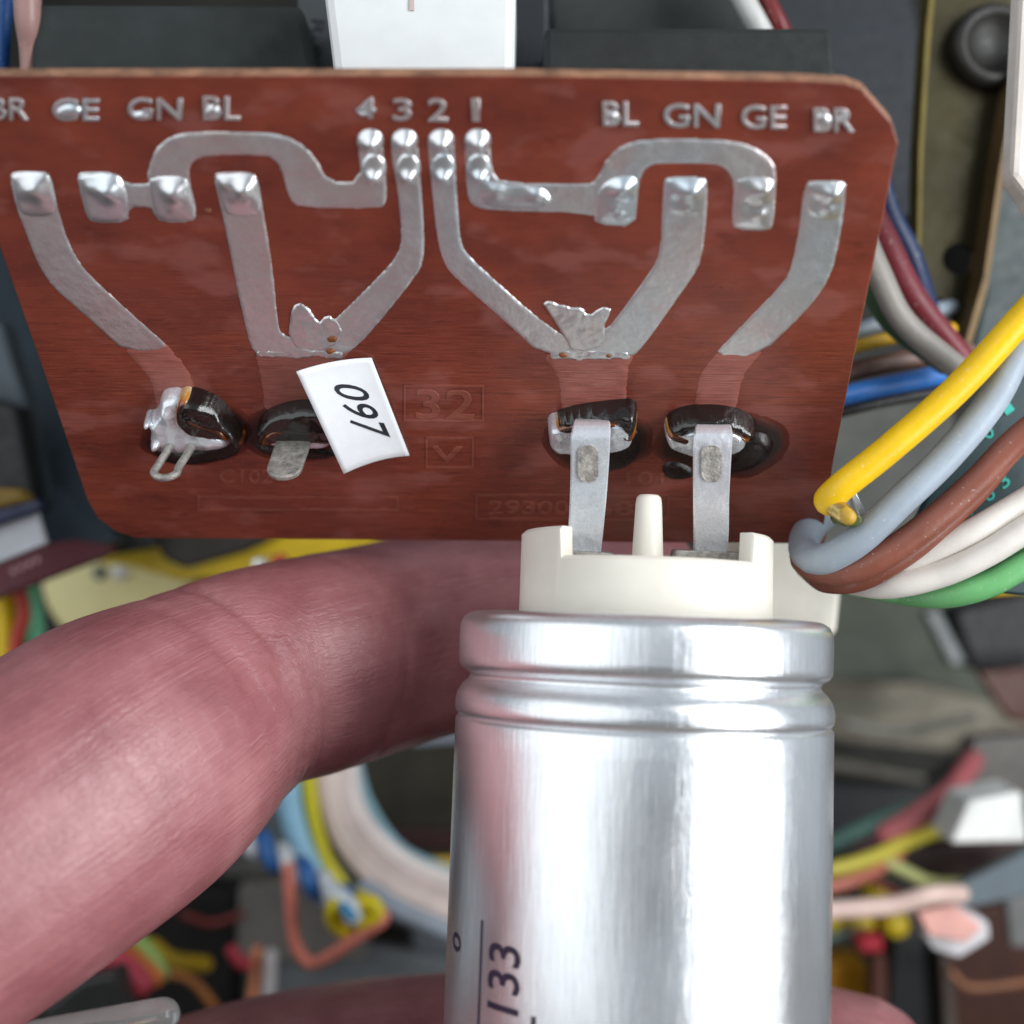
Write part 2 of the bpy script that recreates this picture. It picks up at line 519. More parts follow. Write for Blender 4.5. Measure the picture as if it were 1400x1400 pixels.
# board panel -------------------------------------------------------
OUT = [(-84, 103), (700, 103), (1100, 110), (1158, 114), (1180, 122), (1220, 168), (1228, 195), (1205, 310), (1174, 458), (1140, 628), (1124, 735), (1113, 744), (560, 739), (186, 736), (158, 727), (133, 708), (119, 683), (60, 510), (0, 340), (-84, 110)]
Bf = [uv(x, y) for x, y in OUT]
TH = 0.125
V, Fc = prism_geo([(p[0], p[1], 0) for p in Bf], [(p[0], p[1], -TH) for p in Bf])
panel = fix_normals(obj_from('board_panel', V, Fc, M['board'], board, False))
panel.data.materials.append(M['edge'])
for p in panel.data.polygons:
    if abs(p.normal.z) < 0.5: p.material_index = 1
bevel(panel, 0.012, 2, 60)

# tracks --------------------------------------------------------------
T = lambda poly, **k: swell('copper_track', poly, 0.009, 0.032, M['tin'], wob=0.003, wscale=4.0, res=0.018, **k)
T([(12, 242), (18, 233), (60, 233), (70, 239), (76, 265), (82, 293), (94, 331), (113, 365), (137, 389), (180, 428), (216, 460), (237, 479), (171, 481), (140, 453), (103, 420), (74, 396), (51, 362), (38, 327), (21, 283)], rnd=1)
T([(104, 240), (112, 234), (156, 234), (170, 250), (206, 250), (199, 245), (206, 214), (219, 194), (247, 180), (300, 179), (370, 180), (405, 190), (432, 214), (449, 248), (493, 248), (488, 190), (492, 180), (505, 176), (519, 180), (524, 192), (530, 262), (528, 280), (518, 286), (408, 285), (394, 272), (384, 231), (373, 217), (360, 213), (284, 213), (264, 221), (259, 235), (261, 252), (271, 293), (264, 305), (219, 305), (209, 292), (206, 284), (176, 284), (177, 305), (128, 306), (118, 298), (110, 268)], rnd=1)
T([(291, 242), (297, 234), (346, 234), (354, 246), (363, 300), (374, 369), (381, 444), (385, 455), (400, 462), (436, 455), (461, 433), (529, 366), (543, 346), (549, 326), (543, 260), (537, 231), (533, 195), (537, 180), (552, 176), (567, 181), (572, 195), (576, 246), (581, 317), (580, 357), (570, 378), (506, 457), (480, 481), (466, 488), (363, 490), (346, 482), (338, 460), (322, 389), (308, 314), (298, 273)], rnd=1)
T([(584, 192), (588, 180), (603, 176), (617, 180), (622, 192), (624, 243), (627, 289), (631, 334), (643, 351), (671, 377), (725, 425), (769, 458), (785, 464), (815, 460), (826, 449), (835, 444), (890, 369), (902, 345), (905, 273), (907, 246), (913, 241), (962, 241), (968, 250), (967, 300), (960, 355), (948, 379), (909, 434), (880, 474), (864, 490), (745, 491), (680, 431), (614, 374), (603, 351), (597, 326), (591, 274), (586, 220)], rnd=1)
T([(634, 192), (640, 181), (653, 177), (666, 181), (671, 192), (673, 234), (686, 249), (804, 251), (814, 247), (831, 213), (852, 197), (883, 189), (972, 189), (1017, 194), (1044, 207), (1058, 221), (1063, 238), (1059, 307), (1051, 317), (1003, 315), (999, 300), (1003, 249), (993, 231), (975, 224), (900, 224), (886, 228), (876, 242), (873, 266), (869, 312), (813, 307), (810, 292), (664, 289), (643, 280), (637, 262)], rnd=1)
T([(1102, 249), (1108, 246), (1152, 246), (1159, 255), (1149, 327), (1137, 379), (1105, 424), (1037, 489), (973, 488), (1000, 458), (1071, 386), (1082, 362), (1092, 310), (1097, 266)], rnd=1)
# the same tracks run on under the lacquer
K = lambda poly: swell('lacquered_track', poly, 0.007, 0.02, M['masked'], res=0.04, rnd=1)
K([(160, 468), (226, 466), (237, 480), (252, 495), (261, 510), (268, 530), (272, 575), (214, 575), (210, 535), (200, 512)])
K([(344, 474), (488, 472), (476, 485), (458, 520), (452, 585), (362, 585), (357, 523)])
K([(732, 478), (874, 478), (864, 491), (858, 525), (858, 580), (766, 580), (766, 556), (762, 513)])
K([(984, 475), (1050, 475), (1037, 490), (1017, 515), (1008, 555), (1008, 580), (948, 580), (948, 560), (952, 525), (960, 502)])

# soldered pads -------------------------------------------------------
def pad(poly, bumps, hh=0.030, edge=0.15):
    swell('solder_joint', poly, hh, edge, M['solder'], wob=0.003, wscale=3.0, bumps=bumps, rnd=2, res=0.018)
pad([(13, 242), (19, 234), (60, 234), (70, 241), (76, 268), (80, 290), (66, 298), (32, 297), (21, 280)], [(50, 256, 17, 0.05), (32, 262, 10, 0.012)])
pad([(105, 241), (113, 235), (156, 235), (170, 248), (178, 270), (176, 304), (129, 305), (119, 297), (111, 268)], [(150, 258, 17, 0.055), (125, 254, 9, 0.015)])
pad([(201, 247), (208, 238), (250, 238), (259, 245), (264, 270), (270, 293), (263, 304), (220, 304), (209, 290)], [(240, 260, 16, 0.055), (236, 280, 10, 0.01)])
pad([(292, 243), (298, 235), (346, 235), (353, 246), (360, 280), (356, 296), (312, 298), (303, 285)], [(336, 257, 15, 0.055), (308, 250, 9, 0.02), (320, 268, 8, 0.01)])
for cx, lean in ((506, 0.05), (553, 0.05), (603, 0.03), (653, 0.02)):
    y0 = 176
    def oval(cx, cy, rx, ry, n=12):
        return [(cx + rx * math.cos(2 * math.pi * k / n), cy + ry * math.sin(2 * math.pi * k / n)) for k in range(n)]
    pad(oval(cx, 193, 19.5, 18), [(cx + 2, 194, 10, 0.045)], 0.035, 0.07)
    pad(oval(cx + lean * 90, 231, 19, 25), [(cx + lean * 90 + 2, 240, 10, 0.05)], 0.028, 0.08)
pad([(676, 247), (700, 251), (740, 252), (756, 266), (754, 284), (700, 286), (664, 284), (646, 270), (655, 240)], [(735, 262, 12, 0.03), (752, 272, 8, 0.03), (680, 256, 12, 0.03)], 0.03)
pad([(813, 262), (834, 240), (874, 238), (873, 268), (868, 311), (815, 306), (811, 290)], [(850, 252, 16, 0.055), (842, 280, 8, 0.022), (848, 292, 7, 0.02)])
pad([(908, 246), (914, 242), (961, 242), (967, 250), (966, 292), (950, 300), (914, 296), (905, 280)], [(945, 256, 18, 0.05), (926, 272, 9, -0.018), (940, 284, 8, 0.02)])
pad([(1004, 250), (1010, 240), (1062, 240), (1060, 270), (1057, 307), (1050, 316), (1004, 314), (1000, 300)], [(1046, 254, 16, 0.055), (1026, 280, 9, -0.015), (1040, 290, 8, 0.022)])
pad([(1102, 250), (1109, 247), (1151, 247), (1158, 256), (1153, 296), (1138, 304), (1106, 300), (1098, 280)], [(1140, 260, 15, 0.045), (1115, 272, 9, -0.015), (1134, 284, 8, 0.025)])
# flakes of torn tin in the two forks, scraped solder along the lacquer line
for poly in ([(394, 456), (396, 440), (398, 425), (402, 417), (413, 413), (416, 417), (425, 424), (432, 436), (437, 440), (443, 433), (451, 431), (455, 435), (462, 437), (470, 452), (462, 470), (438, 481), (404, 477), (399, 466)],
             [(742, 415), (748, 411), (756, 412), (764, 416), (772, 417), (781, 420), (793, 420), (799, 423), (801, 428), (809, 429), (815, 424), (825, 419), (836, 422), (833, 432), (827, 444), (829, 458), (822, 474), (800, 480), (780, 478), (768, 456), (757, 438)]):
    swell('torn_tin_flake', poly, 0.015, 0.02, M['torn'], wob=0.007, wscale=11, rnd=0, res=0.014)
for x0, x1, yy in ((350, 470, 484), (752, 862, 487)):
    top = [(x0 + (x1 - x0) * k / 14, yy - 4 - random.random() * 7) for k in range(15)]
    bot = [(x1 - (x1 - x0) * k / 14, yy + 2 + random.random() * 5) for k in range(15)]
    swell('scraped_solder_edge', top + bot, 0.014, 0.012, M['torn'], wob=0.010, wscale=16, rnd=1, res=0.016)
M['rust'] = plain((0.20, 0.06, 0.015), 0.5, 0, 0.4, 10, name='flux_residue')
for x, y, r in ((455, 462, 6), (452, 479, 5), (770, 484, 5), (832, 485, 4), (284, 288, 4)):
    swell('flux_speck', oval(x, y, r * 1.6, r), 0.034, 0.05, M['rust'], rnd=0, res=0.02)

# raised lettering ----------------------------------------------------
def text_mesh(s, bev=0.0, ext=0.02, offset=0.0):
    c = bpy.data.curves.new('lettering', 'FONT')
    c.body = s; c.extrude = ext; c.bevel_depth = bev; c.offset = offset; c.resolution_u = 4
    o = bpy.data.objects.new('lettering', c)
    COL.objects.link(o)
    dg = bpy.context.evaluated_depsgraph_get()
    dg.update()
    me = bpy.data.meshes.new_from_object(o.evaluated_get(dg))
    bpy.data.objects.remove(o); bpy.data.curves.remove(c)
    return me

def fit_text(s, fn, mat, parent, name='raised_letters', bev=0.012, ext=0.02, offset=0.0, fine=0.0):
    """fn maps (0..1 across, 0..1 up, raised) to the parent's space"""
    me = text_mesh(s, bev, ext, offset)
    if fine:
        bm = bmesh.new(); bm.from_mesh(me)
        bmesh.ops.triangulate(bm, faces=bm.faces[:])
        for _ in range(4):
            lg = [e for e in bm.edges if e.calc_length() > fine]
            if lg: bmesh.ops.subdivide_edges(bm, edges=lg, cuts=1)
            bmesh.ops.triangulate(bm, faces=bm.faces[:])
        bm.to_mesh(me); bm.free()
    co = np.empty(len(me.vertices) * 3); me.vertices.foreach_get('co', co); co = co.reshape(-1, 3)
    lo, hi = co.min(0), co.max(0)
    for v, c in zip(me.vertices, co):
        q = (c - lo) / (hi - lo + 1e-9)
        v.co = fn(q[0], q[1], q[2])
    me.update(); me.materials.clear(); me.materials.append(mat)
    o = bpy.data.objects.new(name, me)
    COL.objects.link(o); o.parent = parent
    fix_normals(o)
    return o

def board_text(s, x0, yb, x1, yt, mat=None, h=0.018, slope=0.01, name='raised_letters', offset=-0.006):
    a, b, c = uv(x0, yb), uv(x1, yb + slope * (x1 - x0)), uv(x0, yt)
    def fn(u, v, z):
        p = a + (b - a) * u + (c - a) * v
        return (p[0], p[1], -0.003 + (h + 0.003) * z)
    return fit_text(s, fn, mat or M['tin'], board, name, 0.02, 0.02, offset)

for s, x0, yb, x1, yt in (('BR', -14, 163, 40, 133), ('GE', 72, 164, 136, 134), ('GN', 175, 163, 249, 133), ('BL', 278, 163, 329, 131),
                          ('4', 487, 161, 514, 132), ('3', 537, 164, 563, 134), ('2', 585, 165, 613, 134), ('1', 645, 165, 656, 134),
                          ('BL', 824, 171, 873, 138), ('GN', 907, 173, 984, 141), ('GE', 1013, 175, 1075, 143), ('BR', 1112, 179, 1168, 147)):
    board_text(s, x0, yb, x1, yt)
for x, y, rx, ry in ((94, 152, 19, 12), (192, 157, 13, 6), (290, 152, 12, 11), (500, 155, 11, 5), (1126, 164, 13, 13), (1154, 158, 6, 5), (838, 158, 9, 9)):
    swell('solder_blob', oval(x, y, rx, ry), 0.03, 0.06, M['solder'], rnd=1, res=0.016, wob=0.004)
# faint copper lettering under the lacquer
ft = dict(mat=M['faint'], h=0.006, name='faint_lettering')
board_text('32', 568, 573, 648, 532, **ft)
board_text('V', 590, 632, 632, 610, **ft)
board_text('101', 856, 662, 908, 644, **ft)
board_text('29300', 668, 703, 778, 684, **ft); board_text('681', 812, 704, 884, 685, **ft)
board_text('C102', 300, 660, 372, 642, **ft)
def frame(x0, y0, x1, y1, wd=3):
    rects = ((x0, y0, x1, y0 + wd), (x0, y1 - wd, x1, y1), (x0, y0 + wd, x0 + wd, y1 - wd), (x1 - wd, y0 + wd, x1, y1 - wd))
    Vs, Fs = [], []
    for a, b, c, d in rects:
        q = [uv(*p) for p in ((a, b), (c, b), (c, d), (a, d))]
        v, f = prism_geo([(p[0], p[1], 0.006) for p in q], [(p[0], p[1], -0.003) for p in q])
        Fs += [tuple(i + len(Vs) for i in ff) for ff in f]; Vs += v
    fix_normals(obj_from('faint_frame_line', Vs, Fs, M['faint'], board, False))
frame(552, 526, 662, 576); frame(582, 597, 648, 640); frame(650, 675, 915, 711); frame(270, 678, 545, 698)

# solder tags -----------------------------------------------------------
def lug_prism(name, poly_un, v0, thick, mat, parent):
    """poly in (u, n): a plate standing out of the board"""
    fr = [(u, v0 + thick / 2, n) for u, n in poly_un]; bk = [(u, v0 - thick / 2, n) for u, n in poly_un]
    o = obj_from(name, *prism_geo(fr, bk), mat, parent, False)
    fix_normals(o); bevel(o, 0.015, 2)
    return o

# tag 1 : slotted loop
t1 = swell('solder_tag', [(197, 578), (203, 572), (214, 566), (216, 550), (222, 540), (245, 538), (262, 552), (284, 574), (306, 586), (318, 600), (314, 614), (280, 616), (240, 620), (212, 618), (202, 604), (206, 588)], 0.17, 0.09, M['lug'], href=0.10, wob=0.03, wscale=5, rnd=1, bumps=[(285, 596, 18, 0.05), (228, 560, 10, 0.05)])
swell('charred_flux', [(205, 600), (240, 618), (285, 610), (318, 590), (333, 606), (326, 622), (300, 630), (250, 636), (215, 628)], 0.045, 0.05, M['char_shade'], rnd=2, res=0.03, parent=t1)  # black patch paints the tag's shadow along with burnt flux
swell('burnt_flux', [(250, 541), (275, 546), (300, 560), (322, 588), (334, 606), (326, 618), (316, 606), (306, 588), (284, 584), (262, 582), (246, 572), (240, 556)], 0.215, 0.06, M['flux'], href=0.14, wob=0.035, wscale=6, rnd=2, parent=t1)
amber([(246, 541), (262, 545), (262, 558), (268, 572), (288, 576), (310, 584), (318, 604), (304, 601), (282, 599), (256, 595), (239, 579), (235, 556)], 0.205, t1, 0.15)
def nub(px, py, r, h, par, mat='lug'):
    swell('metal_nub', oval(px, py, r, r * 0.9), h, r * 0.006, M[mat], href=h * 0.6, rnd=1, res=0.015, parent=par)
nub(202, 578, 7, 0.2, t1); nub(214, 606, 10, 0.24, t1)
b0 = uv(257, 592)
loop = []
for a in np.linspace(0, 1, 5): loop.append((b0[0] - 0.085 - 0.07 * a, b0[1], 0.05 + 0.40 * a))
for a in np.linspace(160, 20, 6): loop.append((b0[0] - 0.065 + 0.105 * math.cos(math.radians(a)), b0[1], 0.48 + 0.10 * math.sin(math.radians(a))))
for a in np.linspace(1, 0, 5): loop.append((b0[0] + 0.10 - 0.07 * a, b0[1], 0.05 + 0.40 * a))
tube('slotted_lug', loop, 0.033, M['dull_lug'], t1, 10, 3)
# tag 2 : solid rounded lug
t2 = swell('solder_tag', [(362, 592), (385, 584), (446, 582), (458, 590), (456, 612), (436, 617), (372, 614), (360, 606)], 0.16, 0.07, M['lug'], href=0.13, wob=0.02, rnd=1)
swell('charred_flux', [(346, 600), (360, 610), (460, 612), (470, 622), (440, 628), (375, 624), (352, 616)], 0.04, 0.05, M['char_shade'], rnd=2, res=0.03, parent=t2)
swell('burnt_flux', [(350, 606), (348, 588), (358, 572), (390, 559), (425, 556), (458, 560), (468, 580), (462, 598), (444, 594), (410, 592), (380, 590), (366, 594), (362, 608)], 0.186, 0.06, M['flux'], href=0.12, wob=0.02, wscale=6, rnd=2, parent=t2)
amber([(352, 610), (358, 588), (390, 580), (430, 582), (464, 586), (464, 609), (444, 608), (410, 606), (384, 606), (366, 612)], 0.176, t2, 0.14)
b0 = uv(407, 588)
pl = [(b0[0] - 0.15, 0.02), (b0[0] + 0.15, 0.02)] + [(b0[0] - 0.02 + 0.145 * math.cos(math.radians(a)), 0.50 + 0.13 * math.sin(math.radians(a))) for a in range(0, 181, 15)]
lug_prism('rounded_lug', pl, b0[1], 0.05, M['dull_lug'], t2)
# tag 3
t3 = swell('solder_tag', [(748, 600), (748, 588), (756, 582), (785, 580), (800, 577), (850, 574), (866, 581), (868, 608), (856, 618), (800, 624), (764, 623), (750, 615)], 0.22, 0.05, M['lug'], href=0.18, wob=0.02, rnd=1, bumps=[(768, 598, 14, 0.03)])
swell('charred_flux', [(770, 612), (830, 600), (872, 580), (878, 606), (870, 630), (842, 646), (790, 634)], 0.03, 0.05, M['char_shade'], rnd=2, res=0.03, parent=t3)  # black base: painted shadow under the tag, mixed with real flux
swell('burnt_flux', [(756, 586), (764, 580), (790, 572), (830, 567), (866, 564), (873, 576), (870, 592), (860, 598), (851, 590), (846, 582), (834, 578), (800, 579), (782, 585)], 0.232, 0.04, M['flux'], href=0.20, wob=0.03, wscale=7, rnd=2, parent=t3)
amber([(752, 592), (764, 580), (790, 574), (830, 572), (852, 578), (848, 592), (832, 588), (800, 588), (784, 595), (766, 598)], 0.224, t3, 0.20); amber([(838, 578), (852, 572), (872, 576), (872, 604), (852, 608), (841, 594)], 0.224, t3, 0.20)
# tag 4
t4 = swell('solder_tag', [(908, 604), (910, 594), (930, 588), (958, 583), (1000, 583), (1024, 596), (1022, 616), (990, 626), (950, 628), (915, 616)], 0.22, 0.05, M['lug'], href=0.18, wob=0.02, rnd=1)
swell('charred_flux', [(990, 612), (1020, 588), (1048, 590), (1060, 604), (1052, 622), (1030, 636), (1000, 644), (985, 634)], 0.10, 0.10, M['char_shade'], rnd=2, res=0.03, parent=t4)  # dark mound is part burnt flux, part painted shadow beside the tag
swell('charred_flux', [(904, 640), (912, 628), (930, 630), (950, 640), (952, 652), (920, 656), (908, 650)], 0.04, 0.06, M['char_shade'], rnd=2, res=0.03, parent=t4)
swell('burnt_flux', [(912, 594), (914, 586), (930, 577), (960, 572), (1000, 574), (1028, 586), (1040, 598), (1030, 606), (1014, 596), (996, 587), (970, 584), (952, 588), (940, 597), (928, 598)], 0.232, 0.05, M['flux'], href=0.20, wob=0.03, wscale=7, rnd=2, parent=t4)

amber([(908, 600), (914, 588), (930, 592), (942, 596), (956, 588), (964, 590), (950, 604), (940, 612), (924, 608)], 0.224, t4, 0.20); amber([(990, 586), (1002, 586), (1020, 596), (1030, 604), (1022, 610), (1006, 602)], 0.224, t4, 0.20)

# soot baked into the lacquer round the tags
def soot_mat():
    m, nt, bs = new_mat('soot_stain')
    at = node(nt, 'ShaderNodeAttribute', attribute_name='edge_distance')
    nz = noise_tex(nt, coords(nt), 7, 4)
    s_ = node(nt, 'ShaderNodeMath', operation='MULTIPLY_ADD')
    nt.links.new(nz, s_.inputs[0]); s_.inputs[1].default_value = 0.10; nt.links.new(at.outputs['Fac'], s_.inputs[2])
    nt.links.new(ramp(nt, mapr(nt, s_.outputs[0], 0.03, 0.16), [(0.0, (0.15, 0.024, 0.013)), (1.0, (0.022, 0.009, 0.006))]), bs.inputs['Base Color'])
    bs.inputs['Roughness'].default_value = 0.35
    return m
M['soot'] = soot_mat()
for cx, cy, rx, ry in ((270, 592, 84, 46), (402, 592, 78, 44), (815, 602, 82, 48), (985, 606, 96, 50)):
    swell('soot_stain', [(x + random.uniform(-6, 6), y + random.uniform(-4, 4)) for x, y in oval(cx, cy, rx, ry, 16)], 0.0085, 0.03, M['soot'], rnd=2, res=0.04)

# ------------------------------------------------------------------ paper sticker
sticker = empty('paper_sticker', matrix=BM, label='small white paper sticker printed 097 stuck over a burnt solder tag', cat='sticker')
QA, QB, QC, QD = (np.array(p, float) for p in ((405, 508), (508, 489), (560, 623), (470, 648)))
def st_h(px, py):
    e = QC - QB; nrm = np.array((-e[1], e[0])) / np.linalg.norm(e)
    d = np.dot(np.array((px, py)) - QB, nrm)
    tt = np.dot(np.array((px, py)) - QB, e) / np.dot(e, e)
    return 0.018 + 0.26 * max(0.0, min(1.2, d / 92.0)) ** 1.3 + 0.03 * math.sin(max(0, min(1, tt)) * math.pi)
def st_px(s, t):
    top = QA * (1 - s) + QB * s + np.array((0, -6.0)) * 4 * s * (1 - s) * 0.7
    bot = QD * (1 - s) + QC * s + np.array((0, -5.0)) * 4 * s * (1 - s)
    return top * (1 - t) + bot * t
def st_pt(px, py, lift=0.0):
    h = st_h(px, py) + lift
    q = uv(px, py, h)
    return (q[0], q[1], h)
NS, NT = 14, 18
V, Fc = [], []
for L in (0.0, -0.012):
    for j in range(NT + 1):
        for i in range(NS + 1): V.append(st_pt(*st_px(i / NS, j / NT), L))
n1 = (NS + 1) * (NT + 1)
for j in range(NT):
    for i in range(NS):
        a = j * (NS + 1) + i
        Fc.append((a, a + NS + 1, a + NS + 2, a + 1)); Fc.append((a + n1, a + n1 + 1, a + n1 + NS + 2, a + n1 + NS + 1))
rim = [i for i in range(NS + 1)] + [j * (NS + 1) + NS for j in range(1, NT + 1)] + [NT * (NS + 1) + i for i in range(NS - 1, -1, -1)] + [j * (NS + 1) for j in range(NT - 1, 0, -1)]
for a, b in zip(rim, rim[1:] + rim[:1]): Fc.append((a, b, b + n1, a + n1))
o = fix_normals(obj_from('paper_sheet', V, Fc, M['paper'], sticker))
for ch, c0, hgt, wid in (('0', (481, 536.5), 47, 24), ('9', (493, 561), 47, 23), ('7', (505, 585), 49, 22)):
    da = np.array((0.42, 0.9)) * wid; du = np.array((1.0, 0.13)) * hgt
    org = np.array(c0) - da / 2 - du / 2
    def fn(u, v, z, org=org, da=da, du=du):
        p = org + da * u + du * v
        return st_pt(p[0], p[1], 0.0005 + 0.0025 * z)
    fit_text(ch, fn, M['ink'], sticker, 'printed_digit', 0.0, 0.02, 0.006)

# ------------------------------------------------------------------ capacitor
tilt, roll = math.radians(5.5), math.radians(2.0)
zc = np.array((math.sin(roll), math.sin(tilt), math.cos(tilt) * math.cos(roll))); zc /= np.linalg.norm(zc)
xc = np.array((1.0, 0, -math.sin(roll))); xc -= zc * np.dot(xc, zc); xc /= np.linalg.norm(xc)
yc = np.cross(zc, xc)
oc = np.array(P(881, 843, 10.2))
CM = Matrix(((xc[0], yc[0], zc[0], oc[0]), (xc[1], yc[1], zc[1], oc[1]), (xc[2], yc[2], zc[2], oc[2]), (0, 0, 0, 1)))
cap = empty('capacitor', matrix=CM, label='silver aluminium can capacitor with cream plastic cap held below the board', cat='capacitor')
R = 1.52
prof = [(0.0, -0.10), (1.20, -0.10), (1.24, -0.07), (1.30, -0.015), (1.37, 0.0), (1.43, -0.01), (1.485, -0.045), (1.512, -0.10), (1.518, -0.20), (1.515, -0.36), (1.512, -0.415), (1.49, -0.455), (1.445, -0.485), (1.425, -0.50), (1.42, -0.525), (1.435, -0.55),
        (1.475, -0.585), (1.515, -0.65), (1.532, -0.72), (1.53, -0.79), (1.51, -0.825), (1.50, -0.832), (1.50, -0.842), (1.518, -0.852), (1.525, -0.875), (1.525, -1.2), (1.525, -3.0), (1.525, -5.6), (1.50, -5.75), (1.40, -5.84), (1.2, -5.86), (0.0, -5.86)]
def dens(pr):
    out = []
    for (a, b) in zip(pr, pr[1:]):
        k = max(1, int(abs(b[1] - a[1]) / 0.15))
        for i in range(k): out.append((a[0] + (b[0] - a[0]) * i / k, a[1] + (b[1] - a[1]) * i / k))
    return out + [pr[-1]]
can = lathe('aluminium_can', dens(prof), M['can'], cap, 128)
fix_normals(can)

# cream cap: plate with a wall whose height steps
def cap_wall(a):
    """height of the wall at angle a (degrees, 0 = towards the lens, positive = right)"""
    a = (a + 180) % 360 - 180
    if -45.5 < a < 47: return 0.44
    if 133 < abs(a): return 0.44
    return 0.67
def ang(a): return (math.sin(math.radians(a)), -math.cos(math.radians(a)))
angs = sorted(set(list(range(-180, 180, 3)) + [-46, -45, 46.5, 47.5, -132.5, -133.5, 132.5, 133.5]))
RO, RI = 1.035, 0.90
V, Fc = [], []
for a in angs:
    s, c = ang(a); hh = cap_wall(a)
    rr = RO - 0.02 if hh > 0.5 else RO
    V += [(RO * s, RO * c, -0.12), (RO * s, RO * c, hh - 0.03), ((RO - 0.03) * s, (RO - 0.03) * c, hh), (RI * s, RI * c, hh), (RI * s, RI * c, 0.36)]
na = len(angs)
for i in range(na):
    j = (i + 1) % na
    for k in range(4): Fc.append((i * 5 + k, j * 5 + k, j * 5 + k + 1, i * 5 + k + 1))
V.append((0, 0, 0.36)); V.append((0, 0, -0.12))
for i in range(na):
    j = (i + 1) % na
    Fc.append((i * 5 + 4, j * 5 + 4, na * 5)); Fc.append((i * 5, na * 5 + 1, j * 5))
o = fix_normals(obj_from('plastic_cap', V, Fc, M['cream'], cap, True))
bevel(o, 0.012, 2, 40)
for p in o.data.polygons: p.use_smooth = True
es = o.modifiers.new('split', 'EDGE_SPLIT'); es.split_angle = math.radians(38)
lathe('centre_peg', dens([(0.135, 0.30), (0.128, 0.5), (0.108, 0.93), (0.10, 0.975), (0.08, 0.995), (0.0, 1.0)]), M['cream'], cap, 40, Matrix.Translation((0.0, -0.12, 0)))

def ribbon(name, ctrl, thick, mat, parent, wdir=(1, 0, 0), world=True, n=6):
    q = catmull([(*p[0], p[1]) for p in ctrl], n)
    C = np.array([a[:3] for a in q]); W = np.array([a[3] for a in q]) / 2
    Tg = np.gradient(C, axis=0); Tg /= np.linalg.norm(Tg, axis=1)[:, None]
    wd = np.array(wdir, float)
    V, Fc = [], []
    for c, t, w_ in zip(C, Tg, W):
        nn = np.cross(t, wd); nn /= np.linalg.norm(nn)
        e = thick / 2; b = min(0.012, e * 0.8)
        for sx, sn in ((-w_, -e + b), (-w_ + b, -e), (w_ - b, -e), (w_, -e + b), (w_, e - b), (w_ - b, e), (-w_ + b, e), (-w_, e - b)): V.append(c + wd * sx + nn * sn)
    m = len(C)
    for i in range(m - 1):
        for k in range(8): Fc.append((i * 8 + k, i * 8 + (k + 1) % 8, (i + 1) * 8 + (k + 1) % 8, (i + 1) * 8 + k))
    Fc.append(tuple(range(8))); Fc.append(tuple((m - 1) * 8 + k for k in range(8)))
    o = fix_normals(obj_from(name, V, Fc, mat, parent, True, world))
    es = o.modifiers.new('split', 'EDGE_SPLIT'); es.split_angle = math.radians(32)
    return o

kx = lambda px, D: px / F * D
for pts, rec in (([(798, 800, 10.28, 47), (798, 757, 10.26, 47), (801, 722, 10.16, 48), (804, 680, 10.08, 50), (806, 640, 10.0, 52), (807, 606, 9.93, 54), (808, 590, 9.93, 53), (809, 580, 9.99, 50), (810, 577, 10.12, 48), (810, 584, 10.3, 46)], (804, 634, 9.975)),
                 ([(971, 800, 10.28, 46), (971, 760, 10.26, 46), (972, 725, 10.16, 48), (972, 684, 10.06, 49), (973, 640, 9.98, 51), (974, 608, 9.92, 53), (975, 594, 9.92, 52), (975, 585, 9.99, 49), (975, 582, 10.12, 47), (975, 588, 10.3, 45)], (973, 634, 9.955))):
    term = ribbon('terminal_tab', [(P(x, y, D), kx(wp, D)) for x, y, D, wp in pts], 0.055, M['lug'], cap)
    x, y, D = rec
    fr = []
    for k in range(20):
        a = 2 * math.pi * k / 20
        fr.append(P(x + 14 * max(-1, min(1, 1.25 * math.cos(a))), y + 25 * max(-1, min(1, 1.1 * math.sin(a))), D - 0.034 + 0.0022 * 25 * math.sin(a)))
    st = fix_normals(obj_from('stamped_recess', *prism_geo(fr, [p + Vector((0, 0.03, 0)) for p in fr]), M['dull_lug'], term, False, True))
for x0, x1 in ((752, 838), (925, 1018)):
    slab('terminal_flange', [(x0, 752), (x1, 756), (x1 + 4, 770), (x0 - 4, 766)], 10.05, 0.3, M['dull_lug'], cap, 0.01)

# printing on the can, wrapped round it
def can_pt(a, z, lift):
    r = 1.525 + lift
    return (r * math.sin(math.radians(a)), -r * math.cos(math.radians(a)), z)
def can_text(s, a_top, a_base, z0, z1):
    fn = lambda u, v, z: can_pt(a_base + (a_top - a_base) * v, z0 + (z1 - z0) * u, 0.001 + 0.002 * z)
    fit_text(s, fn, M['can_ink'], cap, 'printed_number', 0.0, 0.02, 0.012, 0.12)
can_text('133', -50.5, -38.5, -2.87, -2.40)
can_text('0', -73, -66, -2.60, -2.46)
def can_line(a0, a1, z0, z1):
    V, Fc = [], []
    for i in range(9):
        z = z0 + (z1 - z0) * i / 8
        V += [can_pt(a0, z, 0.002), can_pt(a1, z, 0.002), can_pt(a1, z, -0.01), can_pt(a0, z, -0.01)]
    for i in range(8):
        for k in range(4): Fc.append((i * 4 + k, i * 4 + (k + 1) % 4, i * 4 + 4 + (k + 1) % 4, i * 4 + 4 + k))
    Fc += [(0, 1, 2, 3), (32, 33, 34, 35)]
    fix_normals(obj_from('printed_line', V, Fc, M['can_ink'], cap, False))
can_line(-54.6, -53.6, -4.6, -2.28); can_line(-34.5, -33, -3.3, -2.84)

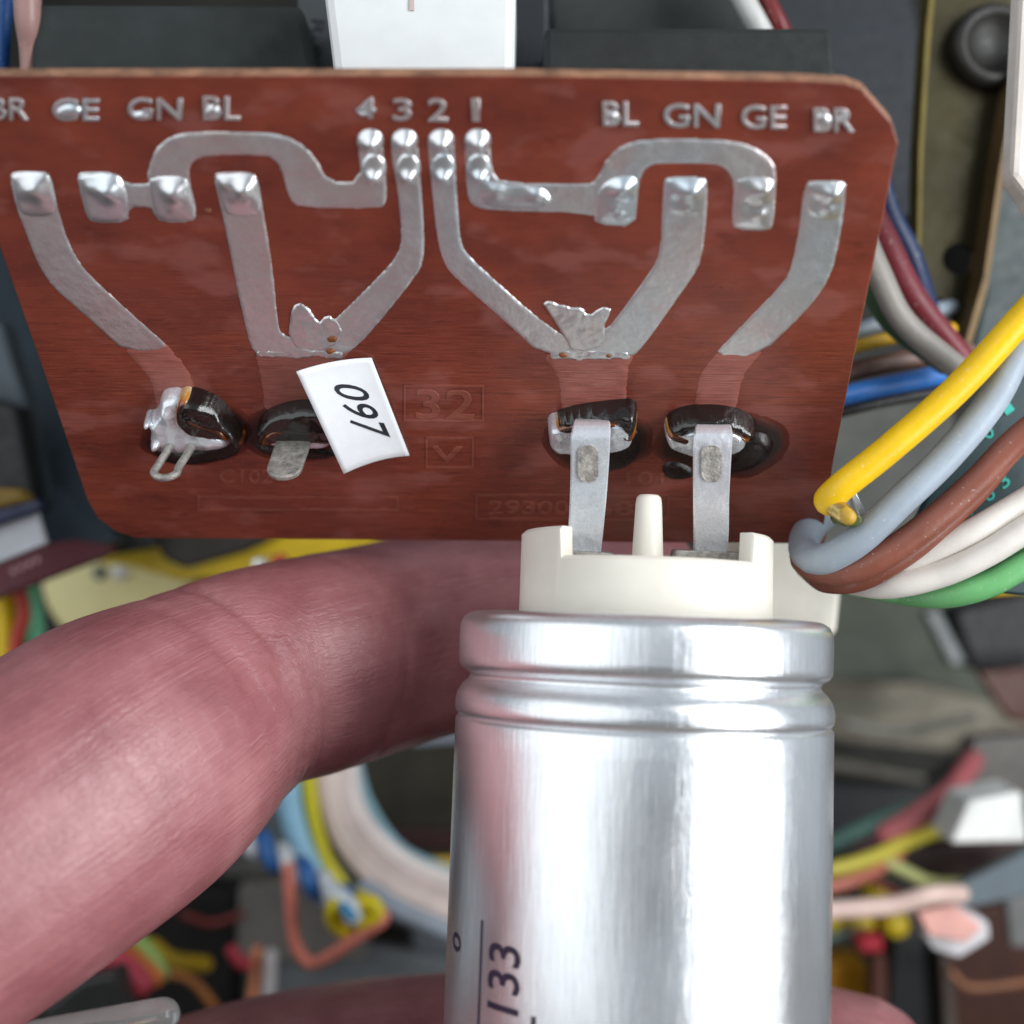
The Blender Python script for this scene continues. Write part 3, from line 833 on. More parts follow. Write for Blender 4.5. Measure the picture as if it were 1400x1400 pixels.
# ------------------------------------------------------------------ hand
def hand():
    chains = [
        [(-420, 1390, 8.4, 260), (-330, 1340, 8.5, 250), (-120, 1225, 8.9, 232), (62, 1112, 9.5, 217), (186, 1030, 10.1, 203), (292, 958, 10.75, 165), (350, 928, 11.1, 153), (430, 908, 11.5, 150), (530, 882, 12.1, 142), (650, 850, 12.45, 138), (770, 822, 12.6, 128), (850, 806, 12.65, 110)],
        [(-420, 1790, 9.2, 240), (-120, 1735, 10.0, 210), (100, 1640, 11.2, 182), (300, 1545, 12.2, 158), (480, 1502, 12.6, 152), (700, 1482, 12.75, 148), (900, 1475, 12.75, 142), (1060, 1478, 12.7, 136), (1165, 1484, 12.5, 122)],
        [(-420, 2120, 9.4, 230), (-80, 2080, 10.4, 200), (200, 1960, 11.6, 170), (450, 1850, 12.6, 150), (760, 1810, 12.75, 145), (1030, 1810, 12.6, 130), (1120, 1815, 12.4, 118)],
        [(-420, 2430, 9.6, 190), (-80, 2390, 10.6, 165), (200, 2270, 11.7, 140), (420, 2170, 12.5, 125), (680, 2130, 12.7, 118), (880, 2125, 12.6, 105)],
        [(-700, 2250, 8.2, 330), (-420, 2120, 7.9, 300), (-60, 2040, 7.7, 270), (300, 1960, 7.75, 225), (560, 1890, 7.85, 215), (760, 1850, 7.8, 190)],
        [(-1500, 2250, 9.2, 520), (-1100, 2050, 9.0, 560), (-700, 1800, 8.8, 480), (-450, 1560, 8.6, 330)],
        [(-1100, 2150, 9.2, 520), (-700, 2050, 9.2, 430), (-450, 1950, 9.2, 330)],
        [(-1100, 2350, 9.3, 500), (-700, 2350, 9.4, 400), (-430, 2300, 9.5, 280)],
    ]
    Vs, Fs, info = [], [], []
    for ch in chains:
        pts = [P(x, y, D) for x, y, D, r in ch]; rad = [r / F * D for x, y, D, r in ch]
        V, Fc = tube_geo(pts, rad, 28, 6)
        Fs += [tuple(i + len(Vs) for i in f) for f in Fc]; Vs += V
        q = np.array(catmull([(*p, r) for p, r in zip(pts, rad)], 6))
        info.append(q)
    tmp = obj_from('hand_shape', Vs, Fs, None)
    rm = tmp.modifiers.new('remesh', 'REMESH'); rm.mode = 'VOXEL'; rm.voxel_size = 0.05
    sm = tmp.modifiers.new('smooth', 'SMOOTH'); sm.factor = 0.5; sm.iterations = 8
    dg = bpy.context.evaluated_depsgraph_get(); dg.update()
    me = bpy.data.meshes.new_from_object(tmp.evaluated_get(dg))
    bpy.data.objects.remove(tmp)
    n = len(me.vertices)
    co = np.empty(n * 3); me.vertices.foreach_get('co', co); co = co.reshape(-1, 3)
    nr = np.empty(n * 3); me.vertices.foreach_get('normal', nr); nr = nr.reshape(-1, 3)
    best = np.full(n, 1e9); mp = np.zeros((n, 3))
    for ci, q in enumerate(info):
        C, Rr = q[:, :3], q[:, 3]
        S = np.concatenate([[0], np.cumsum(np.linalg.norm(np.diff(C, axis=0), axis=1))])
        for i in range(len(C) - 1):
            d = C[i + 1] - C[i]; L = np.dot(d, d)
            t = np.clip(((co - C[i]) @ d) / L, 0, 1)
            e = co - (C[i] + t[:, None] * d)
            dist = np.linalg.norm(e, axis=1) - (Rr[i] + t * (Rr[i + 1] - Rr[i]))
            m = dist < best
            tt = d / math.sqrt(L)
            b = np.cross(tt, (0, 1.0, 0)); b /= np.linalg.norm(b); c = np.cross(tt, b)
            th = np.arctan2(e @ c, e @ b)
            best[m] = dist[m]
            mp[m, 0] = (S[i] + t * math.sqrt(L))[m]; mp[m, 1] = (th * Rr[i])[m]; mp[m, 2] = ci
    # creases of the bent joint on the forefinger, small folds elsewhere
    def s_of(ci, px, py):
        C = info[ci][:, :3]
        S = np.concatenate([[0], np.cumsum(np.linalg.norm(np.diff(C, axis=0), axis=1))])
        pr = np.stack([700 + C[:, 0] / C[:, 1] * F, 700 - C[:, 2] / C[:, 1] * F], 1)
        return S[np.argmin(((pr - np.array((px, py))) ** 2).sum(1))]
    s0 = s_of(0, 262, 985)
    off = np.zeros(n)
    for k, (ds, dep, wd) in enumerate(((-0.34, 0.012, 0.035), (-0.20, 0.020, 0.04), (-0.06, 0.028, 0.045), (0.07, 0.030, 0.045), (0.19, 0.020, 0.04), (0.33, 0.012, 0.035), (1.5, 0.012, 0.04), (1.62, 0.012, 0.04))):
        wob = 0.09 * np.sin(mp[:, 1] * 1.7 + k * 1.9) + 0.04 * np.sin(mp[:, 1] * 4.1 + k * 2)
        g = np.exp(-((mp[:, 0] - s0 - ds - wob) / wd) ** 2)
        fade = 0.08 + 0.92 * np.clip(np.sin(mp[:, 1] * 1.3 + k * 2.4) * 0.5 + 0.6, 0, 1)
        off -= dep * g * fade * (mp[:, 2] == 0)
    co2 = co + nr * off[:, None]
    me.vertices.foreach_set('co', co2.ravel())
    a = me.attributes.new('skin_map', 'FLOAT_VECTOR', 'POINT')
    a.data.foreach_set('vector', mp.astype(np.float32).ravel())
    me.polygons.foreach_set('use_smooth', [True] * len(me.polygons))
    me.materials.clear(); me.materials.append(M['skin']); me.update()
    o = bpy.data.objects.new('hand', me)
    COL.objects.link(o)
    return tag(o, 'bare hand with bent fingers gripping the silver capacitor from behind', 'hand')
hand()

# ------------------------------------------------------------------ wires
def wire(pts, rpx, rgb, label, group=None, parent=None, name='insulated_wire', rough=0.42):
    D0 = pts[0][2]
    o = tube(name, [P(*p) for p in pts], [rpx / F * far(p[2]) for p in pts] if not isinstance(rpx, list) else [r / F * far(p[2]) for r, p in zip(rpx, pts)], pvc(label.split()[0] + '_insulation', rgb, rough), parent, 14, 8, parent is not None)
    if parent is None: tag(o, label, 'wire', group)
    return o
G1 = 'thick wires looped beside the board corner'
yl = empty('insulated_wire', P(1140, 670, 9.7), label='thick bright yellow wire ending in a stripped tip at the board corner', cat='wire', group=G1)
wire([(1520, 300, 9.3), (1400, 432, 9.45), (1310, 530, 9.55), (1220, 610, 9.6), (1155, 662, 9.65), (1134, 682, 9.72), (1136, 686, 9.76)], 20.5, (236, 190, 8), 'yellow', parent=yl, name='yellow_insulation', rough=0.38)
M['brass'] = plain((0.55, 0.42, 0.16), 0.3, 0.9, 0.3, 8, 0.3, 20, name='brass_ferrule')
tube('crimped_ferrule', [P(1138, 690, 9.7), P(1154, 702, 9.6)], [kx(14, 9.8), kx(13, 9.8)], M['brass'], yl, 14, 4, True)
wire([(1155, 702, 9.58), (1160, 707, 9.56)], 11, (190, 150, 50), 'yellow', parent=yl, name='inner_sleeve')
slab('green_contact', [(1140, 705), (1160, 700), (1180, 705), (1178, 720), (1150, 720)], 9.7, 0.2, plain(srgb(70, 80, 20), 0.4, 0, 0.2, name='green_plastic'), yl, 0.02, 1)
slab('metal_blade', [(1158, 664), (1168, 668), (1186, 702), (1176, 706)], 10.0, 0.06, M['lug'], yl, 0.01)

wire([(1540, 240, 9.3), (1405, 455, 9.6), (1358, 545, 9.7), (1296, 622, 9.75), (1226, 690, 9.8), (1172, 740, 9.9), (1124, 765, 10.15), (1100, 752, 10.6), (1108, 722, 11.1), (1140, 690, 11.6)], 21.5, (160, 172, 184), 'pale blue grey wire lying over the brown wires beside the board', G1)
wire([(1540, 500, 9.5), (1405, 590, 9.75), (1330, 664, 9.85), (1250, 732, 9.9), (1184, 772, 10.0), (1130, 780, 10.25), (1100, 764, 10.7), (1110, 730, 11.3)], 20, (134, 78, 62), 'brown wire lying directly under the pale blue grey wire', G1)
wire([(1540, 540, 9.85), (1405, 596, 10.25), (1330, 676, 10.25), (1255, 744, 10.2), (1184, 788, 10.25), (1132, 794, 10.5), (1104, 774, 11.0)], 17.5, (122, 68, 52), 'lower brown wire resting above the two white wires', G1)
wire([(1540, 600, 10.1), (1405, 682, 10.2), (1330, 726, 10.2), (1262, 758, 10.3), (1205, 784, 10.5), (1150, 780, 11.0)], 18, (222, 216, 208), 'upper white wire between brown and white wires of the loop', G1)
wire([(1540, 640, 10.0), (1405, 722, 10.1), (1346, 758, 10.15), (1282, 786, 10.25), (1212, 800, 10.4), (1150, 792, 10.8)], 19, (228, 222, 214), 'lower white wire lying just above the green wires', G1)
wire([(1540, 700, 10.35), (1405, 756, 10.4), (1350, 782, 10.45), (1288, 800, 10.55), (1225, 806, 10.7), (1160, 796, 11.1)], 18, (118, 186, 124), 'upper green wire tucked under the lower white wire', G1)
wire([(1540, 700, 10.2), (1405, 770, 10.25), (1352, 798, 10.3), (1300, 812, 10.4), (1250, 811, 10.6), (1190, 800, 11.0)], 19, (108, 176, 112), 'lowest green wire at the bottom of the looped bundle', G1)

# the photographer's camera just below the lens, mirrored in the can
pc = empty('compact_camera', (0.5, -2.2, -3.2), label='black compact camera held below the viewpoint, mirrored in the can', cat='camera')
def block(name, lo, hi, mat, parent, bev):
    x0, y0, z0 = lo; x1, y1, z1 = hi
    V = [(x0, y0, z0), (x1, y0, z0), (x1, y1, z0), (x0, y1, z0), (x0, y0, z1), (x1, y0, z1), (x1, y1, z1), (x0, y1, z1)]
    o = obj_from(name, V, [(0, 3, 2, 1), (4, 5, 6, 7), (0, 1, 5, 4), (1, 2, 6, 5), (2, 3, 7, 6), (3, 0, 4, 7)], mat, parent, False)
    return bevel(o, bev, 3)
cb = plain((0.015, 0.017, 0.02), 0.45, 0, 0.2, name='black_camera_shell')
block('camera_body', (-4.6, -1.0, -0.9), (4.8, 1.0, 0.9), cb, pc, 0.25)
block('hand_grip', (-4.4, 1.0, -0.8), (-3.2, 1.5, 0.8), cb, pc, 0.2)

# ------------------------------------------------------------------ things around and behind the board
def solid(rgb, rough=0.5, metal=0.0, var=0.15, name='painted_part', ns=2.0, bmp=0.1):
    k = 1.0 if max(rgb) > 195 or max(rgb) - min(rgb) > 90 else 0.5
    return plain(tuple(c * k for c in srgb(*rgb)), rough, metal, var, ns, bmp, 30, name=name)
def piece(name, poly, D, thick, rgb, label, cat, rough=0.5, metal=0.0, rnd=0, bev=0.06, lean=0.0, group=None, var=0.15):
    o = slab(name, poly, D, thick, solid(rgb, rough, metal, var), None, bev, rnd, lean)
    return tag(o, label, cat, group)
def centre(poly, D):
    return P(sum(p[0] for p in poly) / len(poly), sum(p[1] for p in poly) / len(poly), D)

# top
piece('ferrite_block', [(46, 4), (412, 6), (446, 180), (36, 180)], 11.2, 1.5, (52, 60, 60), 'dark grey block behind board edge left of white connector', 'metal block', 0.75, 0, 0, var=0.35)
ms = empty('marked_strip', P(430, 40, 11.8), label='narrow grey strip between dark block and white connector', cat='metal strip')
slab('strip_plate', [(404, -30), (446, -30), (470, 180), (420, 180)], 11.8, 0.25, solid((96, 102, 104), 0.5, 0.3), ms, 0.02)
def free_text(s, px, py, hpx, wpx, D, rot, mat, parent, name='printed_characters'):
    a = math.radians(rot)
    da = np.array((math.cos(a), math.sin(a))) * wpx; du = np.array((math.sin(a), -math.cos(a))) * hpx
    def fn(u, v, z):
        q = np.array((px, py)) + da * (u - 0.5) + du * (v - 0.5)
        return P(q[0], q[1], D - 0.004 - 0.008 * z)
    o = fit_text(s, fn, mat, parent, name, 0.0, 0.02, 0.004)
    if parent is not None: o.matrix_parent_inverse = MW(parent).inverted()
    return o
free_text('R-9', 432, 52, 18, 52, 11.8, 97, M['ink'], ms)
wc = empty('white_connector', P(570, 60, 10.4), label='white plastic connector block standing above the board edge', cat='connector')
slab('connector_body', [(436, -60), (706, -60), (702, 150), (462, 150)], 10.3, 1.6, plain((0.78, 0.80, 0.79), 0.5, 0, 0.04, 3, name='white_plastic'), wc, 0.08)
slab('connector_groove', [(560, -40), (566, -40), (566, 14), (560, 14)], 10.285, 0.05, solid((200, 180, 172)), wc, 0)
piece('navy_cover', [(690, -40), (752, -40), (752, 180), (690, 180)], 12.0, 0.8, (34, 42, 52), 'dark navy cover strip just right of white connector', 'cover', 0.6, 0, 0)
piece('core_block', [(744, 36), (1138, 36), (1152, 200), (744, 200)], 11.2, 1.4, (40, 44, 43), 'long blackish block behind board edge right of white connector', 'metal block', 0.75, 0, 0, var=0.35)
piece('dark_cover', [(752, -60), (1010, -60), (1030, 120), (752, 120)], 12.9, 0.4, (56, 62, 60), 'grey green sheet above the long blackish block', 'metal sheet', 0.7, 0, 0)
wire([(985, -70, 12.2), (1012, -10, 12.2), (1036, 34, 12.2), (1060, 80, 12.4)], 15, (190, 190, 186), 'short white wire above the long blackish block', 'paired wires at the top edge')
wire([(1015, -70, 12.3), (1044, -10, 12.3), (1066, 34, 12.3), (1090, 80, 12.5)], 12, (112, 26, 28), 'short dark red wire beside the white wire at the top', 'paired wires at the top edge')
piece('blue_grey_sheet', [(1050, -60), (1236, -60), (1262, 60), (1262, 300), (1050, 300)], 15.5, 0.4, (38, 48, 58), 'dark blue grey panel left of the olive bracket', 'panel', 0.6, 0, 0)
wire([(10, -60, 11.6), (4, 40, 11.6), (0, 130, 11.7)], 11, (30, 84, 150), 'blue wire upright at the top left corner', 'upright wires at the top left')
wire([(36, -60, 11.2), (38, 20, 11.2), (40, 70, 11.3), (42, 140, 11.4)], [19, 18, 13, 12], (158, 122, 116), 'pinkish brown wire upright beside the blue wire', 'upright wires at the top left')

# right side
br = empty('olive_bracket', P(1320, 200, 13.2), label='olive metal bracket with dark round cap and round hole', cat='bracket')
def plate_with_hole(name, poly, hole, D, thick, mat, parent):
    n, m = len(poly), len(hole)
    allp = [Vector(p) for p in poly + hole]
    ov, oe, of, *_r = delaunay_2d_cdt(allp, [(i, (i + 1) % n) for i in range(n)] + [(n + i, n + (i + 1) % m) for i in range(m)], [], 1, 1e-6)
    H = np.array(hole); keep = []
    for f in of:
        c = np.mean([tuple(ov[i]) for i in f], axis=0)
        _, ins = seg_dist(np.array([c]), H)
        if not ins[0]: keep.append(tuple(f))
    fr = [P(v[0], v[1], D) for v in ov]
    k = len(fr)
    V = fr + [p + Vector((0, thick, 0)) for p in fr]
    Fc = keep + [tuple(i + k for i in f[::-1]) for f in keep]
    cnt = {}
    for f in keep:
        for a, b in zip(f, f[1:] + f[:1]): cnt[(a, b)] = 1
    for a, b in cnt:
        if (b, a) not in cnt: Fc.append((a, b, b + k, a + k))
    return fix_normals(obj_from(name, V, Fc, mat, parent, False, True))
olive = plain(srgb(50, 45, 21), 0.5, 0.55, 0.25, 1.5, 0.1, 30, name='olive_passivated_steel')
plate_with_hole('bracket_plate', [(1282, -60), (1420, -60), (1396, 60), (1366, 240), (1346, 380), (1322, 462), (1290, 408), (1256, 402), (1262, 200), (1272, 40)], oval(1312, 354, 24, 22, 20), 13.2, 0.12, olive, br)
slab('folded_flange', [(1394, 60), (1404, 62), (1372, 250), (1352, 390), (1326, 480), (1318, 470), (1344, 380), (1364, 240)], 13.0, 0.5, plain(srgb(112, 90, 58), 0.5, 0.3, 0.2, name='bare_edge_steel'), br, 0.01)
slab('flange_edge', [(1276, -60), (1284, -60), (1272, 60), (1262, 220), (1258, 402), (1252, 402), (1256, 200), (1266, 40)], 13.1, 0.3, plain(srgb(96, 84, 36), 0.4, 0.5, 0.2, name='bare_edge_steel'), br, 0.01)
kn = lathe('black_cap', dens([(0.0, 0.10), (0.26, 0.10), (0.30, 0.20), (0.36, 0.24), (0.43, 0.20), (0.46, 0.10), (0.46, 0.0)]), plain((0.014, 0.013, 0.010), 0.5, 0, 0.3, name='black_bakelite'), br, 40)
bk_m = plain((0.004, 0.004, 0.004), 0.9, name='hole_shade_black'); bk_m.node_tree.nodes['Principled BSDF'].inputs['Specular IOR Level'].default_value = 0.05
slab('hole_shade_sheet', [(1270, 310), (1350, 310), (1340, 400), (1270, 400)], 13.7, 0.1, bk_m, br, 0)  # black sheet added behind the hole, painting the shade of the cavity
kn.matrix_parent_inverse = MW(br).inverted()
kn.matrix_basis = Matrix.Translation(P(1352, 68, 13.2)) @ Matrix.Rotation(math.radians(90), 4, 'X')
piece('cream_housing', [(1400, -60), (1490, -60), (1490, 330), (1418, 296), (1406, 270), (1384, 240), (1390, 130)], 10.6, 0.3, (236, 226, 216), 'cream plastic housing cut by the right edge beside the olive bracket', 'plastic housing', 0.5)
piece('dark_teal_board', [(1350, 250), (1470, 250), (1470, 520), (1318, 520), (1344, 400)], 14.4, 0.15, (14, 58, 58), 'dark teal circuit board behind the cream housing', 'circuit board', 0.4, 0, 0)
G2 = 'slanted wires behind the right edge of the board'
wire([(1190, 200, 12.6), (1216, 290, 12.6), (1246, 350, 12.7), (1270, 430, 13)], 15, (30, 48, 84), 'dark blue slanted wire behind the right board edge', G2)
wire([(1180, 270, 12.0), (1210, 330, 12.0), (1250, 410, 12.1), (1320, 500, 12.2)], 19, (128, 44, 54), 'dark red slanted wire behind the right board edge', G2)
wire([(1170, 300, 11.8), (1200, 370, 11.8), (1236, 440, 11.9), (1310, 505, 12.0)], 17, (166, 160, 152), 'greyish white slanted wire behind the right board edge', G2)
wire([(1160, 330, 12.0), (1196, 410, 12.0), (1224, 450, 12.1), (1290, 500, 12.2)], 12, (70, 106, 74), 'dark green slanted wire behind the right board edge', G2)
G3 = 'stacked wires emerging behind the right board edge'
wire([(1100, 490, 12.8), (1170, 454, 12.8), (1230, 436, 13), (1300, 420, 13.2)], 11, (140, 152, 162), 'pale grey wire, topmost of the stacked wires behind the board', G3)
wire([(1090, 500, 12.6), (1170, 474, 12.6), (1230, 460, 12.8), (1300, 450, 13)], 9, (220, 172, 20), 'thin yellow wire under the pale grey one behind the board', G3)
wire([(1080, 535, 12.7), (1160, 510, 12.7), (1220, 496, 12.8), (1320, 480, 13)], 14, (112, 82, 70), 'dull brown wire above the bright blue one behind the board', G3)
wire([(1070, 560, 12.4), (1150, 542, 12.4), (1210, 528, 12.5), (1310, 508, 12.8)], 14, (48, 118, 200), 'bright blue wire emerging behind the right board edge', G3)
wire([(1070, 580, 12.6), (1150, 562, 12.6), (1210, 548, 12.7), (1310, 530, 13)], 9, (36, 34, 34), 'thin black wire below the bright blue one behind the board', G3)
piece('pale_backing', [(1060, 560), (1300, 520), (1312, 640), (1260, 770), (1060, 770)], 15.6, 0.4, (172, 176, 170), 'pale grey panel behind the thick yellow wire', 'panel', 0.5, 0, 0, lean=0.006)
pt = empty('printed_board', P(1340, 640, 12), label='dark teal board printed 7 63 behind the looped wires', cat='circuit board')
slab('board_sheet', [(1240, 800), (1250, 720), (1330, 560), (1440, 420), (1480, 420), (1480, 820)], 11.0, 0.15, solid((16, 66, 72), 0.4), pt, 0.02)
tl = plain(srgb(30, 178, 160), 0.5, 0, 0.1, name='teal_print')
for s, x, y, r in (('7', 1326, 694, -38), ('6', 1351, 675, -38), ('3', 1372, 657, -38), ('1', 1376, 556, -38), ('0', 1350, 590, -38)):
    free_text(s, x, y, 20, 14, 11.0, r, tl, pt, 'printed_digit')
piece('cream_block', [(990, 736), (1080, 740), (1156, 752), (1144, 868), (990, 900)], 13.2, 1.0, (230, 226, 212), 'cream plastic block behind the capacitor cap and wire loop', 'plastic block', 0.5)
piece('yellow_sleeve', [(1330, 818), (1366, 788), (1460, 760), (1460, 822), (1396, 812)], 14.0, 0.6, (222, 184, 14), 'yellow plastic sleeve under the green wires at the right edge', 'sleeve', 0.4)

# lower right
piece('olive_sheet', [(1020, 800), (1290, 780), (1350, 880), (1360, 960), (1020, 980)], 20.5, 0.3, (178, 184, 164), 'olive grey sheet metal right of the capacitor rim', 'metal sheet', 0.4, 0.5, 0, lean=-0.006)
piece('steel_rail', [(1030, 930), (1250, 930), (1420, 975), (1420, 1040), (1300, 1030), (1030, 1000)], 20.0, 0.5, (150, 142, 124), 'brownish grey steel rail below the olive sheet', 'metal rail', 0.4, 0.4, 0)
piece('bright_rail_edge', [(1030, 1024), (1130, 1036), (1270, 1060), (1266, 1074), (1130, 1054), (1030, 1044)], 19.2, 0.3, (130, 124, 112), 'thin pale rail edge right of the capacitor', 'metal rail', 0.4, 0.4, 0)
piece('black_heatsink', [(1030, 1060), (1270, 1076), (1350, 1020), (1330, 1110), (1180, 1170), (1030, 1180)], 19.6, 0.6, (32, 36, 38), 'black metal strip slanting below the pale rail edge', 'metal strip', 0.5, 0, 0)
piece('black_component', [(1306, 836), (1400, 812), (1460, 812), (1460, 925), (1332, 918)], 18.0, 1.0, (24, 28, 34), 'black boxy component under the yellow sleeve', 'component', 0.5)
piece('slanted_strip', [(1262, 836), (1284, 830), (1326, 910), (1300, 912)], 17.8, 0.3, (136, 140, 140), 'slanted grey metal strip beside the black boxy component', 'metal strip', 0.4, 0.5, 0)
piece('red_brown_board', [(1336, 920), (1460, 906), (1460, 1000), (1380, 985)], 17.5, 0.2, (112, 48, 24), 'red brown board below the black boxy component', 'circuit board', 0.45, 0, 0)
piece('grey_shelf', [(1330, 1010), (1460, 1000), (1460, 1094), (1306, 1098)], 17.0, 0.5, (130, 124, 118), 'grey shelf above the white block at the right edge', 'metal shelf', 0.5, 0.2, 0)
piece('white_block', [(1324, 1096), (1398, 1082), (1406, 1152), (1300, 1154)], 15.5, 0.9, (240, 242, 236), 'bright white block near the right edge among dull metal', 'plastic block', 0.4)
piece('dark_red_bar', [(1220, 1160), (1420, 1148), (1420, 1186), (1310, 1204), (1240, 1196)], 16.4, 0.5, (62, 30, 26), 'very dark red bar below the bright white block', 'metal bar', 0.6)
G4 = 'tangled wires right of the capacitor'
wire([(1040, 1185, 16.8), (1130, 1158, 16.8), (1190, 1130, 16.9), (1270, 1098, 17.2)], 12, (96, 136, 124), 'blurred teal grey wire topmost in the tangle right of the capacitor', G4)
wire([(1210, 1140, 16.2), (1262, 1108, 16.2), (1300, 1080, 16.4), (1330, 1040, 16.8)], 15, (176, 96, 100), 'blurred dusky pink wire pointing at the bright white block', G4)
wire([(1040, 1198, 15.9), (1130, 1190, 15.9), (1190, 1174, 16), (1250, 1146, 16.2), (1310, 1122, 16.5)], 11, (204, 190, 66), 'blurred yellow wire rising to the right beside the capacitor', G4)
wire([(1040, 1226, 16.0), (1130, 1212, 16.0), (1180, 1196, 16.1), (1226, 1168, 16.3)], 11, (206, 122, 102), 'blurred salmon wire just below the rising yellow wire', G4)
wire([(1200, 1174, 16.2), (1232, 1188, 16.2), (1270, 1206, 16.2), (1316, 1210, 16.4)], 9, (196, 200, 128), 'blurred pale yellow green wire falling to the right', G4)
wire([(1040, 1252, 15.3), (1140, 1244, 15.3), (1220, 1238, 15.3), (1270, 1224, 15.3), (1312, 1222, 15.4)], 13, (226, 196, 184), 'blurred pinkish white wire above the yellow beads', G4)
for x, y, lab in ((1134, 1257, 'yellow round component nearest the capacitor in its row'), (1177, 1261, 'yellow round component in the middle of its row'), (1224, 1263, 'yellow round component beside the black relay top'), (1202, 1222, 'yellow round component above the pinkish white wire')):
    c = empty('yellow_component', P(x, y, 17), label=lab, cat='component', group='yellow round components right of the capacitor')
    b = lathe('yellow_cap', dens([(0, 0.16), (0.15, 0.15), (0.21, 0.09), (0.225, 0), (0.225, -0.3)]), solid((226, 196, 40), 0.4), c, 24)
    b.matrix_basis = Matrix.Rotation(math.radians(90), 4, 'X')
piece('pale_ribbon_cable', [(1300, 1216), (1430, 1150), (1450, 1216), (1380, 1232), (1316, 1244)], 15.8, 0.2, (140, 158, 166), 'pale blue grey flat cable below the dark red bar', 'flat cable', 0.5)
piece('grey_tag', [(1374, 1224), (1440, 1220), (1440, 1298), (1382, 1296)], 16.6, 0.2, (160, 160, 158), 'pale grey tag hanging under the flat cable at the right edge', 'tag', 0.5)
pk = empty('pink_plug', P(1300, 1270, 15.6), label='pink and white plug at the end of the pinkish wire', cat='plug')
slab('pink_body', [(1254, 1248), (1304, 1236), (1344, 1268), (1322, 1290), (1270, 1280)], 15.4, 0.4, solid((240, 180, 168)), pk, 0.04)
slab('white_collar', [(1244, 1250), (1300, 1236), (1352, 1262), (1354, 1284), (1312, 1310), (1276, 1298)], 15.6, 0.4, solid((224, 222, 224)), pk, 0.04)
piece('red_terminal', [(1172, 1284), (1206, 1278), (1210, 1302), (1178, 1304)], 16.6, 0.4, (206, 44, 62), 'small red terminal below the row of yellow components', 'terminal', 0.4)
piece('rust_post', [(1194, 1306), (1212, 1306), (1216, 1460), (1190, 1460)], 16.9, 0.3, (122, 66, 50), 'rust brown post below the small red terminal', 'post', 0.6)
piece('black_relay', [(1222, 1268), (1286, 1276), (1300, 1480), (1206, 1480)], 17.2, 1.2, (14, 16, 20), 'black relay box at the bottom right of the capacitor', 'relay', 0.5)
piece('grey_post', [(1284, 1290), (1298, 1290), (1318, 1480), (1296, 1480)], 17.0, 0.3, (112, 98, 88), 'thin grey post right of the black relay box', 'post', 0.5)
piece('brown_board', [(1280, 1250), (1370, 1236), (1480, 1250), (1480, 1500), (1280, 1500)], 19.0, 0.2, (98, 46, 26), 'plain brown board filling the bottom right corner', 'circuit board', 0.5, 0, 0, var=0.3)
piece('orange_coil', [(1050, 1316), (1186, 1318), (1190, 1400), (1050, 1400)], 18.0, 0.8, (214, 146, 22), 'orange yellow coil block just above the fingertip', 'coil', 0.5)
piece('grey_green_board', [(1040, 1262), (1218, 1268), (1210, 1318), (1040, 1318)], 18.4, 0.2, (112, 122, 116), 'grey green board behind the row of yellow components', 'circuit board', 0.5, 0, 0)

# left side
piece('slate_sheet', [(-120, 300), (6, 330), (60, 470), (160, 740), (40, 760), (-40, 560), (-120, 540)], 15.4, 0.5, (70, 84, 94), 'slate grey sheet left of the board', 'panel', 0.35, 0.4, 0, lean=-0.004)
piece('slate_rib', [(-60, 420), (4, 440), (34, 540), (66, 690), (30, 690), (0, 590), (-60, 540)], 14.7, 0.4, (104, 116, 124), 'lighter slate rib with worn edge left of the board', 'metal rib', 0.4, 0.5, 0)
piece('black_housing', [(-80, 520), (22, 555), (50, 700), (-80, 720)], 14.2, 0.5, (14, 16, 18), 'black housing at the left edge under the slate rib', 'housing', 0.5)
piece('ochre_tab', [(-60, 664), (26, 668), (40, 686), (-60, 708)], 13.8, 0.3, (126, 98, 20), 'dull ochre tab at the left edge above the white flat cable', 'tab', 0.5)
nv = empty('flat_cable', P(0, 735, 13.8), label='white flat cable with navy edge at the left', cat='flat cable')
slab('white_face', [(-80, 746), (48, 698), (62, 744), (-80, 802)], 13.6, 0.15, solid((190, 194, 200)), nv, 0.03)
slab('navy_edge', [(-80, 716), (52, 682), (58, 696), (-80, 744)], 13.5, 0.2, solid((28, 42, 86)), nv, 0.03)
piece('dark_grey_box', [(52, 690), (120, 640), (210, 700), (210, 748), (110, 766), (64, 748)], 15.0, 0.8, (66, 70, 70), 'dark grey box under the lower left board corner', 'box', 0.6)
cr = empty('crimson_label', P(50, 775, 14.4), label='crimson strip with pale print below the white flat cable', cat='strip')
slab('crimson_strip', [(-80, 812), (40, 750), (90, 738), (130, 742), (170, 752), (60, 794), (-80, 850)], 14.4, 0.2, solid((116, 26, 44)), cr, 0.03, 1)
for k in range(4): slab('pale_mark', [(14 + k * 11, 779 - k * 5), (20 + k * 11, 776 - k * 5), (21 + k * 11, 783 - k * 5), (16 + k * 11, 785 - k * 5)], 14.395, 0.02, solid((196, 150, 156)), cr, 0)
piece('yellow_plate', [(104, 766), (150, 738), (200, 722), (560, 716), (500, 750), (420, 766), (310, 790), (246, 794), (180, 774)], 15.6, 0.4, (226, 192, 20), 'bright yellow plate between board and forefinger', 'plate', 0.4)
piece('grey_recess_shade', [(208, 730), (400, 726), (330, 756), (252, 778), (222, 764)], 15.2, 0.3, (76, 70, 62), 'dark grey sheet painted as the shaded recess of the bright yellow plate', 'cover', 0.6)  # shade of the plate's recess painted as a sheet laid on it
cd = empty('cream_disc', P(160, 788, 16.2), label='cream yellow disc with a white stud above the forefinger', cat='disc')
